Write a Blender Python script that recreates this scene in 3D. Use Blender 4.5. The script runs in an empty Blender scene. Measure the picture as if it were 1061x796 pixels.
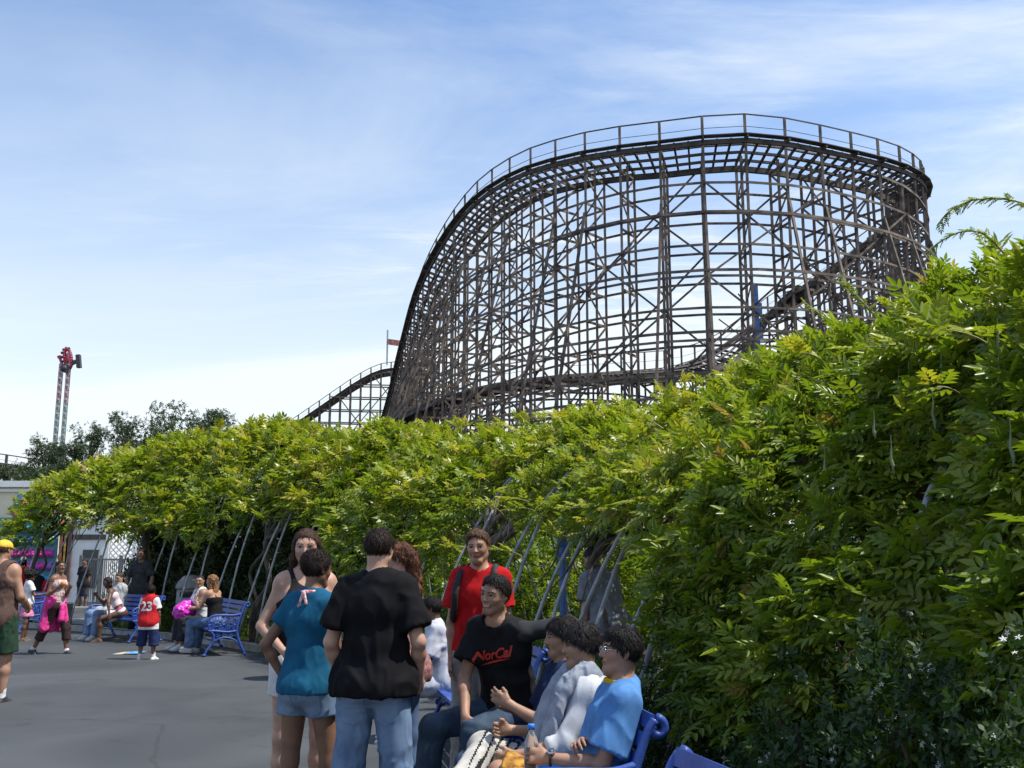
import bpy, math, random
import numpy as np
from mathutils import Vector, Matrix
from mathutils.bvhtree import BVHTree
SC = bpy.context.scene
COL = SC.collection
rnd = random.Random(7)
rng = np.random.default_rng(11)
PITCH = math.radians(10.2); FPX = 1032.0; EYE = 1.52
CP, SP = math.cos(PITCH), math.sin(PITCH)

def W(px, py, Y):
    """world point at distance Y in front of the photographer, seen at photo pixel (px,py)"""
    v = (398 - py) / FPX; u = (px - 530.5) / FPX
    dy = CP - v * SP; dz = SP + v * CP
    return np.array([u * Y / dy, Y, EYE + dz * Y / dy])

# ------------------------------------------------------------ materials
def nt(m):
    m.use_nodes = True
    t = m.node_tree
    for n in list(t.nodes): t.nodes.remove(n)
    return t
def mat(name, col, rough=.6, var=.12, scale=8.0, bump=0.0, bscale=60.0, metal=0.0, spec=.5, sss=0.0, stretch=(1,1,1), col2=None, coat=0.0):
    m = bpy.data.materials.new(name); t = nt(m); N = t.nodes; L = t.links
    o = N.new('ShaderNodeOutputMaterial'); b = N.new('ShaderNodeBsdfPrincipled')
    L.new(b.outputs[0], o.inputs[0])
    b.inputs['Roughness'].default_value = rough; b.inputs['Metallic'].default_value = metal
    b.inputs['Specular IOR Level'].default_value = spec
    if coat: b.inputs['Coat Weight'].default_value = coat
    if sss:
        b.inputs['Subsurface Weight'].default_value = sss; b.inputs['Subsurface Radius'].default_value = (.01, .004, .002); b.inputs['Subsurface Scale'].default_value = 1.0
    tc = N.new('ShaderNodeTexCoord'); mp = N.new('ShaderNodeMapping'); mp.inputs['Scale'].default_value = stretch
    L.new(tc.outputs['Object'], mp.inputs[0])
    nz = N.new('ShaderNodeTexNoise'); nz.inputs['Scale'].default_value = scale; nz.inputs['Detail'].default_value = 6
    L.new(mp.outputs[0], nz.inputs[0])
    r = N.new('ShaderNodeValToRGB'); c = col; d = col2 or tuple(max(0, x * (1 - var * 1.6)) for x in col)
    c1 = tuple(min(1, x * (1 + var)) for x in col) if not col2 else col
    r.color_ramp.elements[0].color = (*d, 1); r.color_ramp.elements[1].color = (*c1, 1)
    r.color_ramp.elements[0].position = .35; r.color_ramp.elements[1].position = .65
    L.new(nz.outputs[0], r.inputs[0]); L.new(r.outputs[0], b.inputs['Base Color'])
    if bump:
        n2 = N.new('ShaderNodeTexNoise'); n2.inputs['Scale'].default_value = bscale; n2.inputs['Detail'].default_value = 5
        L.new(mp.outputs[0], n2.inputs[0]); bp = N.new('ShaderNodeBump'); bp.inputs['Strength'].default_value = bump; bp.inputs['Distance'].default_value = .01
        L.new(n2.outputs[0], bp.inputs['Height']); L.new(bp.outputs[0], b.inputs['Normal'])
    return m

def leafmat(name, stops, trans=.35, rough=.42):
    """two-sided leaf: per-leaf tint attribute through a ramp, diffuse + gloss + translucency"""
    m = bpy.data.materials.new(name); t = nt(m); N = t.nodes; L = t.links
    o = N.new('ShaderNodeOutputMaterial'); b = N.new('ShaderNodeBsdfPrincipled'); tr = N.new('ShaderNodeBsdfTranslucent'); mx = N.new('ShaderNodeMixShader')
    at = N.new('ShaderNodeAttribute'); at.attribute_name = 'tint'
    r = N.new('ShaderNodeValToRGB'); cr = r.color_ramp
    while len(cr.elements) < len(stops): cr.elements.new(.5)
    for e, (p, c) in zip(cr.elements, stops): e.position = p; e.color = (*c, 1)
    L.new(at.outputs['Fac'], r.inputs[0]); L.new(r.outputs[0], b.inputs['Base Color'])
    b.inputs['Roughness'].default_value = rough; b.inputs['Specular IOR Level'].default_value = .45
    g = N.new('ShaderNodeMix'); g.data_type = 'RGBA'; g.blend_type = 'MULTIPLY'; g.inputs[0].default_value = 1
    L.new(r.outputs[0], g.inputs[6]); g.inputs[7].default_value = (1.35, 1.5, .5, 1)
    L.new(g.outputs[2], tr.inputs[0]); mx.inputs[0].default_value = trans
    L.new(b.outputs[0], mx.inputs[1]); L.new(tr.outputs[0], mx.inputs[2]); L.new(mx.outputs[0], o.inputs[0])
    return m

# ------------------------------------------------------------ objects
def mesh_np(name, V, F, mats, midx=None, smooth=False, tint=None, parent=None, loc=None):
    """V (n,3); F (m,k) array or list of lists"""
    me = bpy.data.meshes.new(name)
    V = np.asarray(V, np.float32)
    if loc is not None: V = V - np.asarray(loc, np.float32)
    if isinstance(F, np.ndarray):
        k = F.shape[1]; nf = len(F)
        me.vertices.add(len(V)); me.vertices.foreach_set('co', V.ravel())
        me.loops.add(nf * k); me.loops.foreach_set('vertex_index', F.astype(np.int32).ravel())
        me.polygons.add(nf); me.polygons.foreach_set('loop_start', np.arange(0, nf * k, k, dtype=np.int32))
        me.update(calc_edges=True)
    else:
        me.from_pydata([tuple(map(float, v)) for v in V], [], [tuple(map(int, f)) for f in F]); me.update()
    for m in (mats if isinstance(mats, (list, tuple)) else [mats]): me.materials.append(m)
    if midx is not None: me.polygons.foreach_set('material_index', np.asarray(midx, np.int32))
    if smooth: me.polygons.foreach_set('use_smooth', np.ones(len(me.polygons), bool))
    if tint is not None:
        a = me.attributes.new('tint', 'FLOAT', 'POINT'); a.data.foreach_set('value', np.asarray(tint, np.float32))
    o = bpy.data.objects.new(name, me); COL.objects.link(o)
    if parent is not None: o.parent = parent
    elif loc is not None: o.location = tuple(float(x) for x in loc)
    return o
def tag(o, label=None, cat=None, group=None, kind=None):
    if label: o['label'] = label
    if cat: o['category'] = cat
    if group: o['group'] = group
    if kind: o['kind'] = kind
    return o
def empty(name, loc=(0, 0, 0), rz=0.0):
    o = bpy.data.objects.new(name, None); COL.objects.link(o); o.location = tuple(float(x) for x in loc); o.rotation_euler = (0, 0, rz)
    o.empty_display_size = .1
    return o
def copy_tree(o, parent=None):
    c = o.copy(); COL.objects.link(c)
    if parent is not None: c.parent = parent
    for ch in list(o.children): copy_tree(ch, c)
    return c

class MB:
    """collects boxes, bars, tubes into one mesh"""
    def __init__(s): s.v = []; s.f = []; s.m = []; s.mi = 0
    def add(s, V, F):
        n = len(s.v); s.v.extend([tuple(map(float, p)) for p in V]); s.f.extend([tuple(i + n for i in f) for f in F]); s.m.extend([s.mi] * len(F))
    def box(s, c, d, rz=0.0):
        x, y, z = [k / 2 for k in d]; ca, sa = math.cos(rz), math.sin(rz)
        V = [(c[0] + ca * a * x - sa * b * y, c[1] + sa * a * x + ca * b * y, c[2] + e * z) for a in (-1, 1) for b in (-1, 1) for e in (-1, 1)]
        s.add(V, [(0, 1, 3, 2), (4, 6, 7, 5), (0, 4, 5, 1), (2, 3, 7, 6), (0, 2, 6, 4), (1, 5, 7, 3)])
    def bar(s, a, b, w, h, up=(0, 0, 1)):
        a = np.array(a, float); b = np.array(b, float); t = b - a; L = np.linalg.norm(t)
        if L < 1e-6: return
        t /= L; u = np.array(up, float)
        if abs(t @ u) > .98: u = np.array((1., 0, 0)) if abs(t[0]) < .9 else np.array((0, 1., 0))
        r = np.cross(t, u); r /= np.linalg.norm(r); u = np.cross(r, t)
        V = [p + r * i * w / 2 + u * j * h / 2 for p in (a, b) for i in (-1, 1) for j in (-1, 1)]
        s.add(V, [(0, 1, 3, 2), (4, 6, 7, 5), (0, 4, 5, 1), (2, 3, 7, 6), (0, 2, 6, 4), (1, 5, 7, 3)])
    def tube(s, P, r, n=8, cap=True):
        P = [np.array(p, float) for p in P]; m = len(P)
        R = r if hasattr(r, '__len__') else [r] * m
        V = []; prev = None
        for i, p in enumerate(P):
            t = P[min(i + 1, m - 1)] - P[max(i - 1, 0)]; t = t / (np.linalg.norm(t) + 1e-9)
            u = prev if prev is not None else (np.array((0, 0, 1.)) if abs(t[2]) < .9 else np.array((1., 0, 0)))
            x = np.cross(t, u); x /= np.linalg.norm(x) + 1e-9; u = np.cross(x, t); prev = u
            for k in range(n):
                a = 2 * math.pi * k / n; V.append(p + R[i] * (math.cos(a) * x + math.sin(a) * u))
        F = [(i * n + k, i * n + (k + 1) % n, (i + 1) * n + (k + 1) % n, (i + 1) * n + k) for i in range(m - 1) for k in range(n)]
        if cap: F += [tuple(range(n))[::-1], tuple((m - 1) * n + k for k in range(n))]
        s.add(V, F)
    def lathe(s, c, prof, n=20, axis=None):
        V = []; c = np.array(c, float)
        for r, z in prof:
            for k in range(n):
                a = 2 * math.pi * k / n; V.append(c + np.array((r * math.cos(a), r * math.sin(a), z)))
        m = len(prof)
        F = [(i * n + k, i * n + (k + 1) % n, (i + 1) * n + (k + 1) % n, (i + 1) * n + k) for i in range(m - 1) for k in range(n)]
        F += [tuple(range(n))[::-1], tuple((m - 1) * n + k for k in range(n))]
        s.add(V, F)
    def ball(s, c, r, n=10, sq=(1, 1, 1)):
        prof = [(r * math.sin(math.pi * i / n), -r * math.cos(math.pi * i / n)) for i in range(n + 1)]
        prof[0] = (r * .02, -r); prof[-1] = (r * .02, r)
        k0 = len(s.v); s.lathe((0, 0, 0), prof, n + 4)
        for i in range(k0, len(s.v)): s.v[i] = (s.v[i][0] * sq[0] + c[0], s.v[i][1] * sq[1] + c[1], s.v[i][2] * sq[2] + c[2])
    def build(s, name, mats, parent=None, smooth=False, loc=None):
        o = mesh_np(name, np.array(s.v), s.f, mats, s.m if isinstance(mats, (list, tuple)) else None, smooth, None, parent, loc)
        return o

def catmull(P, n=12):
    P = np.array(P, float); P = np.vstack([2 * P[0] - P[1], P, 2 * P[-1] - P[-2]]); out = []
    for i in range(1, len(P) - 2):
        for k in range(n):
            t = k / n; a, b, c, d = P[i - 1], P[i], P[i + 1], P[i + 2]
            out.append(.5 * (2 * b + (c - a) * t + (2 * a - 5 * b + 4 * c - d) * t * t + (3 * b - a - 3 * c + d) * t ** 3))
    out.append(P[-2]); return np.array(out)
def resample(P, step):
    d = np.linalg.norm(np.diff(P[:, :2], axis=0), axis=1); s = np.concatenate([[0], np.cumsum(d)])
    q = np.arange(0, s[-1], step)
    return np.stack([np.interp(q, s, P[:, k]) for k in range(P.shape[1])], 1)

def _hash(i, j, k, seed):
    h = (i * 374761393 + j * 668265263 + k * 2147483647 + seed * 1274126177) & 0xffffffff
    h = ((h ^ (h >> 13)) * 1274126177) & 0xffffffff
    return ((h ^ (h >> 16)) & 0xffff).astype(np.float64) / 65535.0
def vnoise(P, seed=0):
    P = np.asarray(P, np.float64); I = np.floor(P).astype(np.int64); f = P - I; f = f * f * (3 - 2 * f); r = 0
    for a in (0, 1):
        for b in (0, 1):
            for c in (0, 1):
                w = (f[:, 0] if a else 1 - f[:, 0]) * (f[:, 1] if b else 1 - f[:, 1]) * (f[:, 2] if c else 1 - f[:, 2])
                r = r + w * _hash(I[:, 0] + a, I[:, 1] + b, I[:, 2] + c, seed)
    return r * 2 - 1
def fbm(P, seed=0, o=3):
    r = 0; a = 1.0; s = 0
    for k in range(o): r = r + a * vnoise(np.asarray(P) * 2 ** k, seed + k); s += a; a *= .5
    return r / s
# ============================================================ camera, light, sky
cam = bpy.data.cameras.new('camera'); co = bpy.data.objects.new('camera', cam); COL.objects.link(co)
co.location = (0, 0, EYE); co.rotation_euler = (math.pi / 2 + PITCH, 0, 0)
cam.sensor_width = 36; cam.lens = FPX / 1061 * 36; cam.clip_end = 3000; cam.clip_start = .05
SC.camera = co
SUN_EL = math.radians(61); SUN_AZ = math.radians(98)     # clockwise from +Y: the sun stands to the right, a little behind the photographer
sd = Vector((math.sin(SUN_AZ) * math.cos(SUN_EL), math.cos(SUN_AZ) * math.cos(SUN_EL), math.sin(SUN_EL)))
sl = bpy.data.lights.new('sun', 'SUN'); sl.energy = 5.0; sl.angle = math.radians(.53); sl.color = (1, .95, .87)
so = bpy.data.objects.new('sun', sl); COL.objects.link(so); so.rotation_euler = sd.to_track_quat('Z', 'Y').to_euler(); so.location = (20, 10, 60)
wd = bpy.data.worlds.new('World'); SC.world = wd; wd.use_nodes = True
t = wd.node_tree
for n in list(t.nodes): t.nodes.remove(n)
N, L = t.nodes, t.links
wo = N.new('ShaderNodeOutputWorld'); bg = N.new('ShaderNodeBackground'); bg.inputs[1].default_value = .15
sky = N.new('ShaderNodeTexSky'); sky.sky_type = 'NISHITA'; sky.sun_disc = False; sky.sun_elevation = SUN_EL; sky.sun_rotation = SUN_AZ
sky.air_density = 1.1; sky.dust_density = .9; sky.ozone_density = 1.6; sky.altitude = 30
# thin high cloud: streaked noise over the direction, projected on a flat layer
tc = N.new('ShaderNodeTexCoord'); sx = N.new('ShaderNodeSeparateXYZ'); L.new(tc.outputs['Generated'], sx.inputs[0])
def math_(op, a, b=None, c=None):
    n = N.new('ShaderNodeMath'); n.operation = op
    for i, v in enumerate((a, b, c)):
        if v is None: continue
        if isinstance(v, (int, float)): n.inputs[i].default_value = v
        else: L.new(v, n.inputs[i])
    return n.outputs[0]
zc = math_('ADD', math_('MAXIMUM', sx.outputs[2], 0.0), .12)
cx = math_('DIVIDE', sx.outputs[0], zc); cy = math_('DIVIDE', sx.outputs[1], zc)
cb = N.new('ShaderNodeCombineXYZ'); L.new(cx, cb.inputs[0]); L.new(cy, cb.inputs[1])
def cloud(rot, scl, nscale, seed, lo, hi, dist=.6, rough=.6):
    mp = N.new('ShaderNodeMapping'); mp.inputs['Rotation'].default_value = (0, 0, math.radians(rot)); mp.inputs['Scale'].default_value = scl; mp.inputs['Location'].default_value = (seed, seed * .7, 0)
    L.new(cb.outputs[0], mp.inputs[0])
    nz = N.new('ShaderNodeTexNoise'); nz.inputs['Scale'].default_value = nscale; nz.inputs['Detail'].default_value = 9; nz.inputs['Roughness'].default_value = rough; nz.inputs['Distortion'].default_value = dist
    L.new(mp.outputs[0], nz.inputs[0])
    r = N.new('ShaderNodeMapRange'); r.interpolation_type = 'SMOOTHSTEP'; r.inputs[1].default_value = lo; r.inputs[2].default_value = hi
    L.new(nz.outputs[0], r.inputs[0]); return r.outputs[0]
c1 = cloud(38, (.45, .95, 1), .95, 20.4, .37, .70, .9)
c2 = cloud(42, (.6, 1.9, 1), 2.6, 15.2, .46, .78, 1.4, .70)
c3 = cloud(-10, (.6, .8, 1), .8, 1.3, .40, .72)
cov = math_('ADD', math_('MULTIPLY', c1, .58), math_('MULTIPLY', math_('MULTIPLY', c2, c3), .95))
# veil grows towards the horizon
hz = N.new('ShaderNodeMapRange'); hz.interpolation_type = 'SMOOTHSTEP'; L.new(sx.outputs[2], hz.inputs[0]); hz.inputs[1].default_value = .52; hz.inputs[2].default_value = .02; hz.inputs[3].default_value = 0; hz.inputs[4].default_value = .92
bz = N.new('ShaderNodeMapRange'); bz.interpolation_type = 'SMOOTHSTEP'; L.new(sx.outputs[0], bz.inputs[0]); bz.inputs[1].default_value = -.45; bz.inputs[2].default_value = .45; bz.inputs[3].default_value = .38; bz.inputs[4].default_value = 1.7
cv = math_('MINIMUM', math_('ADD', math_('MULTIPLY', cov, bz.outputs[0]), hz.outputs[0]), .93)
mx = N.new('ShaderNodeMix'); mx.data_type = 'RGBA'; L.new(cv, mx.inputs[0]); tn = N.new('ShaderNodeMix'); tn.data_type = 'RGBA'; tn.blend_type = 'MULTIPLY'; tn.inputs[0].default_value = 1; L.new(sky.outputs[0], tn.inputs[6]); tn.inputs[7].default_value = (.86, 1.0, 1.15, 1); L.new(tn.outputs[2], mx.inputs[6]); mx.inputs[7].default_value = (5.35, 5.75, 6.0, 1)
L.new(mx.outputs[2], bg.inputs[0]); L.new(bg.outputs[0], wo.inputs[0])
vs = SC.view_settings; vs.view_transform = 'Standard'; vs.look = 'None'; vs.exposure = .3; vs.gamma = 1; vs.use_curve_mapping = False
SC.cycles.max_bounces = 8; SC.cycles.diffuse_bounces = 3; SC.cycles.glossy_bounces = 2; SC.cycles.transmission_bounces = 5; SC.cycles.transparent_max_bounces = 6
SC.cycles.caustics_reflective = False; SC.cycles.caustics_refractive = False; SC.cycles.use_denoising = True
SC.cycles.sample_clamp_indirect = 6

# ============================================================ ground
def asphalt():
    m = bpy.data.materials.new('asphalt'); t = nt(m); N = t.nodes; L = t.links
    o = N.new('ShaderNodeOutputMaterial'); b = N.new('ShaderNodeBsdfPrincipled'); L.new(b.outputs[0], o.inputs[0])
    tc = N.new('ShaderNodeTexCoord')
    def nz(s, d=6, st=(1, 1, 1), ds=0.):
        mp = N.new('ShaderNodeMapping'); mp.inputs['Scale'].default_value = st; L.new(tc.outputs['Object'], mp.inputs[0])
        n = N.new('ShaderNodeTexNoise'); n.inputs['Scale'].default_value = s; n.inputs['Detail'].default_value = d; n.inputs['Distortion'].default_value = ds; L.new(mp.outputs[0], n.inputs[0]); return n.outputs[0]
    r = N.new('ShaderNodeValToRGB'); r.color_ramp.elements[0].position = .3; r.color_ramp.elements[1].position = .72
    r.color_ramp.elements[0].color = (.040, .045, .049, 1); r.color_ramp.elements[1].color = (.078, .084, .089, 1)
    L.new(nz(.45, 8, (1, 1, 1), .8), r.inputs[0])
    r2 = N.new('ShaderNodeValToRGB'); r2.color_ramp.elements[0].position = .42; r2.color_ramp.elements[1].position = .62
    r2.color_ramp.elements[0].color = (.78, .78, .78, 1); r2.color_ramp.elements[1].color = (1.12, 1.12, 1.12, 1); L.new(nz(260, 3), r2.inputs[0])
    m1 = N.new('ShaderNodeMix'); m1.data_type = 'RGBA'; m1.blend_type = 'MULTIPLY'; m1.inputs[0].default_value = 1; L.new(r.outputs[0], m1.inputs[6]); L.new(r2.outputs[0], m1.inputs[7])
    # worn stains
    r3 = N.new('ShaderNodeValToRGB'); r3.color_ramp.elements[0].position = .60; r3.color_ramp.elements[1].position = .70
    r3.color_ramp.elements[0].color = (1, 1, 1, 1); r3.color_ramp.elements[1].color = (.72, .72, .73, 1); L.new(nz(1.3, 7, (1, 1, 1), 1.5), r3.inputs[0])
    m2 = N.new('ShaderNodeMix'); m2.data_type = 'RGBA'; m2.blend_type = 'MULTIPLY'; m2.inputs[0].default_value = .8; L.new(m1.outputs[2], m2.inputs[6]); L.new(r3.outputs[0], m2.inputs[7])
    # fine cracks
    vo = N.new('ShaderNodeTexVoronoi'); vo.feature = 'DISTANCE_TO_EDGE'; vo.inputs['Scale'].default_value = .32
    wn = N.new('ShaderNodeTexNoise'); wn.inputs['Scale'].default_value = 1.2; wn.inputs['Detail'].default_value = 6; L.new(tc.outputs['Object'], wn.inputs[0])
    ad = N.new('ShaderNodeMix'); ad.data_type = 'RGBA'; ad.inputs[0].default_value = .25; L.new(tc.outputs['Object'], ad.inputs[6]); L.new(wn.outputs[1], ad.inputs[7]); L.new(ad.outputs[2], vo.inputs[0])
    r4 = N.new('ShaderNodeValToRGB'); r4.color_ramp.elements[0].position = .0; r4.color_ramp.elements[1].position = .004
    r4.color_ramp.elements[0].color = (.5, .5, .5, 1); r4.color_ramp.elements[1].color = (1, 1, 1, 1); L.new(vo.outputs[0], r4.inputs[0])
    m3 = N.new('ShaderNodeMix'); m3.data_type = 'RGBA'; m3.blend_type = 'MULTIPLY'; m3.inputs[0].default_value = .55; L.new(m2.outputs[2], m3.inputs[6]); L.new(r4.outputs[0], m3.inputs[7])
    vg = N.new('ShaderNodeTexVoronoi'); vg.inputs['Scale'].default_value = 2.2; vg.inputs['Randomness'].default_value = 1; L.new(tc.outputs['Object'], vg.inputs[0])
    r5 = N.new('ShaderNodeValToRGB'); r5.color_ramp.elements[0].position = .045; r5.color_ramp.elements[1].position = .07; r5.color_ramp.elements[0].color = (.5, .5, .5, 1); r5.color_ramp.elements[1].color = (1, 1, 1, 1); L.new(vg.outputs[0], r5.inputs[0])
    m4 = N.new('ShaderNodeMix'); m4.data_type = 'RGBA'; m4.blend_type = 'MULTIPLY'; m4.inputs[0].default_value = .7; L.new(m3.outputs[2], m4.inputs[6]); L.new(r5.outputs[0], m4.inputs[7])
    L.new(m4.outputs[2], b.inputs['Base Color'])
    b.inputs['Roughness'].default_value = .82; b.inputs['Specular IOR Level'].default_value = .35
    bp = N.new('ShaderNodeBump'); bp.inputs['Strength'].default_value = .5; bp.inputs['Distance'].default_value = .006; L.new(nz(180, 3), bp.inputs['Height']); L.new(bp.outputs[0], b.inputs['Normal'])
    return m
M_asph = asphalt()
g = MB(); g.add([(-900, -60, 0), (900, -60, 0), (900, 1800, 0), (-900, 1800, 0)], [(0, 1, 2, 3)])
tag(g.build('ground', M_asph), kind='structure')

# ---- arbor base line (front feet of the hoops), from the camera's right towards the far left
BASE = [(2.1, -1.0), (1.75, 1.0), (1.42, 2.9), (1.14, 4.6), (.78, 6.4), (.36, 8.6), (-.25, 11), (-1.6, 13.7), (-3.25, 16.3), (-4.75, 18.5), (-7.2, 21.2), (-10.4, 23.8), (-14.0, 26.0)]
bl = catmull(BASE, 16); bd = np.linalg.norm(np.diff(bl, axis=0), axis=1); bs = np.concatenate([[0], np.cumsum(bd)]); BL = bs[-1]
def base_at(s):
    s = np.atleast_1d(np.asarray(s, float))
    p = np.stack([np.interp(s, bs, bl[:, 0]), np.interp(s, bs, bl[:, 1])], -1)
    q = np.stack([np.interp(s + .4, bs, bl[:, 0]), np.interp(s + .4, bs, bl[:, 1])], -1); q0 = np.stack([np.interp(s - .4, bs, bl[:, 0]), np.interp(s - .4, bs, bl[:, 1])], -1)
    t = q - q0; t /= np.linalg.norm(t, axis=1)[:, None]
    n = np.stack([t[:, 1], -t[:, 0]], -1)          # to the right = into the arbor
    return p, t, n
def s_of_Y(Y): return np.interp(Y, bl[:, 1], bs)
M_soil = mat('bark_mulch', (.055, .036, .024), .95, .4, 14, .8, 40)
M_kerb = mat('kerb_concrete', (.36, .35, .32), .85, .2, 5, .5, 70)
M_path = mat('tunnel_concrete', (.27, .26, .25), .85, .2, 3, .3, 60)
def strip(name, o0, o1, z, m, s0=0, s1=None, n=90, thick=0):
    s = np.linspace(s0, s1 if s1 else BL, n); p, t, nn = base_at(s)
    a = p + nn * o0; b = p + nn * o1
    if not thick:
        V = np.concatenate([np.c_[a, np.full(n, z)], np.c_[b, np.full(n, z)]]); F = [(i, n + i, n + i + 1, i + 1) for i in range(n - 1)]
    else:
        V = np.concatenate([np.c_[a, np.full(n, z - thick)], np.c_[a, np.full(n, z)], np.c_[b, np.full(n, z)], np.c_[b, np.full(n, z - thick)]])
        F = [(k * n + i, (k + 1) * n + i, (k + 1) * n + i + 1, k * n + i + 1) for k in range(3) for i in range(n - 1)] + [(0, 3 * n, 2 * n, n), (n - 1, 2 * n - 1, 3 * n - 1, 4 * n - 1)]
    return mesh_np(name, V, F, m)
tag(strip('planting_bed', -.02, .75, .07, M_soil), kind='structure')
tag(strip('kerb', -.15, -.02, .12, M_kerb, thick=.14), kind='structure')
tag(strip('path', .75, 4.0, .012, M_path), kind='structure')
tag(strip('planting_bed', 4.0, 10.0, .06, M_soil), kind='structure')

# ============================================================ wooden coaster
M_wood = mat('weathered_timber', (.145, .113, .09), .85, .4, 1.1, .3, 20)
M_wood2 = mat('dark_track_timber', (.065, .054, .047), .8, .35, 1.5, .3, 20)
M_steelr = mat('rail_steel', (.25, .22, .2), .5, .3, 4, metal=.6)
def coaster(name, label, pts, step, width, bank, rail_h, side, lev=2.0, batter=.24, batter_top=.86, z0=0.0, bents_inner=False, scale=1.0, legspan=3, xbrace=True):
    """pts rows (x, y, z of the top hand rail). Timber bents with posts, ledgers, bracing, batter legs; banked track on top."""
    P = resample(catmull(pts, 14), step); n = len(P)
    root = empty(name, (P[n // 2][0], P[n // 2][1], 0)); off = np.array(root.location)
    T = np.gradient(P[:, :2], axis=0); T /= np.linalg.norm(T, axis=1)[:, None]
    Nn = np.stack([T[:, 1], -T[:, 0]], 1) * side
    def p3(i, o, z): return np.array((P[i, 0] + Nn[i, 0] * o, P[i, 1] + Nn[i, 1] * o, z)) - off
    pw = .2 * scale; zo = P[:, 2] - rail_h; zi = zo - bank
    brace = MB(); led = MB(); bat = MB(); deck = MB(); rail = MB(); hand = MB()
    bentmb = []
    for i in range(n):
        b = MB()
        b.bar(p3(i, 0, z0), p3(i, 0, P[i, 2]), pw, pw)
        b.bar(p3(i, -width * .5, z0), p3(i, -width * .5, (zo[i] + zi[i]) / 2 - .3), pw, pw)
        b.bar(p3(i, -width, z0), p3(i, -width, zi[i] - .1), pw, pw)
        if bents_inner: b.bar(p3(i, -width - 1.9, z0), p3(i, -width - 1.9, zi[i] - 2.0), pw, pw)
        zz = zi[i] - .5; k = 0
        inner = -width - (1.9 if bents_inner else 0)
        while zz > z0 + .5:
            b.bar(p3(i, .1, zz), p3(i, inner, zz), .07 * scale, .22 * scale)
            za = zz - lev
            if za > z0:
                if (k + i) % 2: b.bar(p3(i, 0, zz), p3(i, -width, za), .06 * scale, .18 * scale)
                else: b.bar(p3(i, 0, za), p3(i, -width, zz), .06 * scale, .18 * scale)
                if bents_inner and k % 2: b.bar(p3(i, -width, zz), p3(i, inner, za), .05 * scale, .16 * scale)
            zz -= lev; k += 1
        if batter and i % legspan != 1:
            zt = z0 + (zo[i] - z0) * batter_top
            b.bar(p3(i, .12, zt), p3(i, .12 + (zt - z0) * batter, z0), pw, pw)
            for q in (.25, .5, .75):
                zc_ = z0 + (zt - z0) * (1 - q); b.bar(p3(i, 0, zc_), p3(i, .12 + (zt - zc_) * batter, zc_), .06 * scale, .2 * scale)
        bentmb.append(b)
        # ties & walkway planks
        deck.bar(p3(i, .55, zo[i] + .12), p3(i, -width - .1, zi[i] - .05), .14 * scale, .3 * scale)
    for i in range(n - 1):
        zref = np.arange(z0 + .8, max(zi[i], zi[i + 1]) - .3, lev)
        for z in zref:
            led.bar(p3(i, .14, z), p3(i + 1, .14, z), .07 * scale, .2 * scale)
            led.bar(p3(i, -width - .12, z + .15), p3(i + 1, -width - .12, z + .15), .07 * scale, .2 * scale)
            if bents_inner and z < zi[i] - 2.4: led.bar(p3(i, -width - 2.0, z + .05), p3(i + 1, -width - 2.0, z + .05), .07 * scale, .18 * scale)
        if batter:
            for z in zref[1::2]:
                zt0 = z0 + (zo[i] - z0) * batter_top; zt1 = z0 + (zo[i + 1] - z0) * batter_top
                if z < min(zt0, zt1) - .5:
                    bat.bar(p3(i, .22 + (zt0 - z) * batter, z), p3(i + 1, .22 + (zt1 - z) * batter, z), .08 * scale, .22 * scale)
        # track: stringers, rails, ties
        deck.bar(p3(i, .1, zo[i] - .1), p3(i + 1, .1, zo[i + 1] - .1), .16, .42 * scale)
        deck.bar(p3(i, -width, zi[i] - .35), p3(i + 1, -width, zi[i + 1] - .35), .2, .5 * scale)
        if i > n * .60 and bank > .5:      # boarded catwalks beside the lower run of track
            for o_, zz_ in ((.55, zo), (-width - .5, zi)):
                deck.bar(p3(i, o_, zz_[i] - .15), p3(i + 1, o_, zz_[i + 1] - .15), 1.0, .12); deck.bar(p3(i, o_ + (.4 if o_ > 0 else -.4), zz_[i] - .3), p3(i + 1, o_ + (.4 if o_ > 0 else -.4), zz_[i + 1] - .3), .1, .55)
        for f in (.33, .66):
            zf = zo - bank * f
            deck.bar(p3(i, -width * f, zf[i] - .3), p3(i + 1, -width * f, zf[i + 1] - .3), .12, .22 * scale)
            rail.bar(p3(i, -width * f, zf[i] + .25), p3(i + 1, -width * f, zf[i + 1] + .25), .2, .1)
        for q in range(1, 3):
            a = q / 3; A = p3(i, .1, zo[i] + .08) * (1 - a) + p3(i + 1, .1, zo[i + 1] + .08) * a; B = p3(i, -width, zi[i] - .1) * (1 - a) + p3(i + 1, -width, zi[i + 1] - .1) * a
            deck.bar(A, B, .13, .16)
        A, B = p3(i, .35, zo[i] + .2), p3(i + 1, .35, zo[i + 1] + .2); deck.bar(A, B, .5, .06)
        hand.bar(p3(i, 0.02, P[i, 2]), p3(i + 1, 0.02, P[i + 1, 2]), .08 * scale, .10 * scale)
        hand.bar(p3(i, 0.02, P[i, 2] - rail_h * .48), p3(i + 1, 0.02, P[i + 1, 2] - rail_h * .48), .03, .03)
    if xbrace:
        for i in range(0, n - 3, 3):
            for o_, ph in ((.2, 0), (-width - .2, 1)):
                z = z0 + .8 + ph * lev; top = (zo if ph == 0 else zi)
                while z + 3 * lev < top[i] + .6:
                    j = min(i + 3, n - 1)
                    brace.bar(p3(i, o_, z), p3(j, o_, z + 3 * lev), .05 * scale, .17 * scale)
                    if ((i // 3) + ph) % 2 == 0: brace.bar(p3(j, o_ + .06, z), p3(i, o_ + .06, z + 3 * lev), .05 * scale, .17 * scale)
                    z += 3 * lev
    for b in bentmb[:98]: b.build('trestle_bent', M_wood, root)
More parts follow.
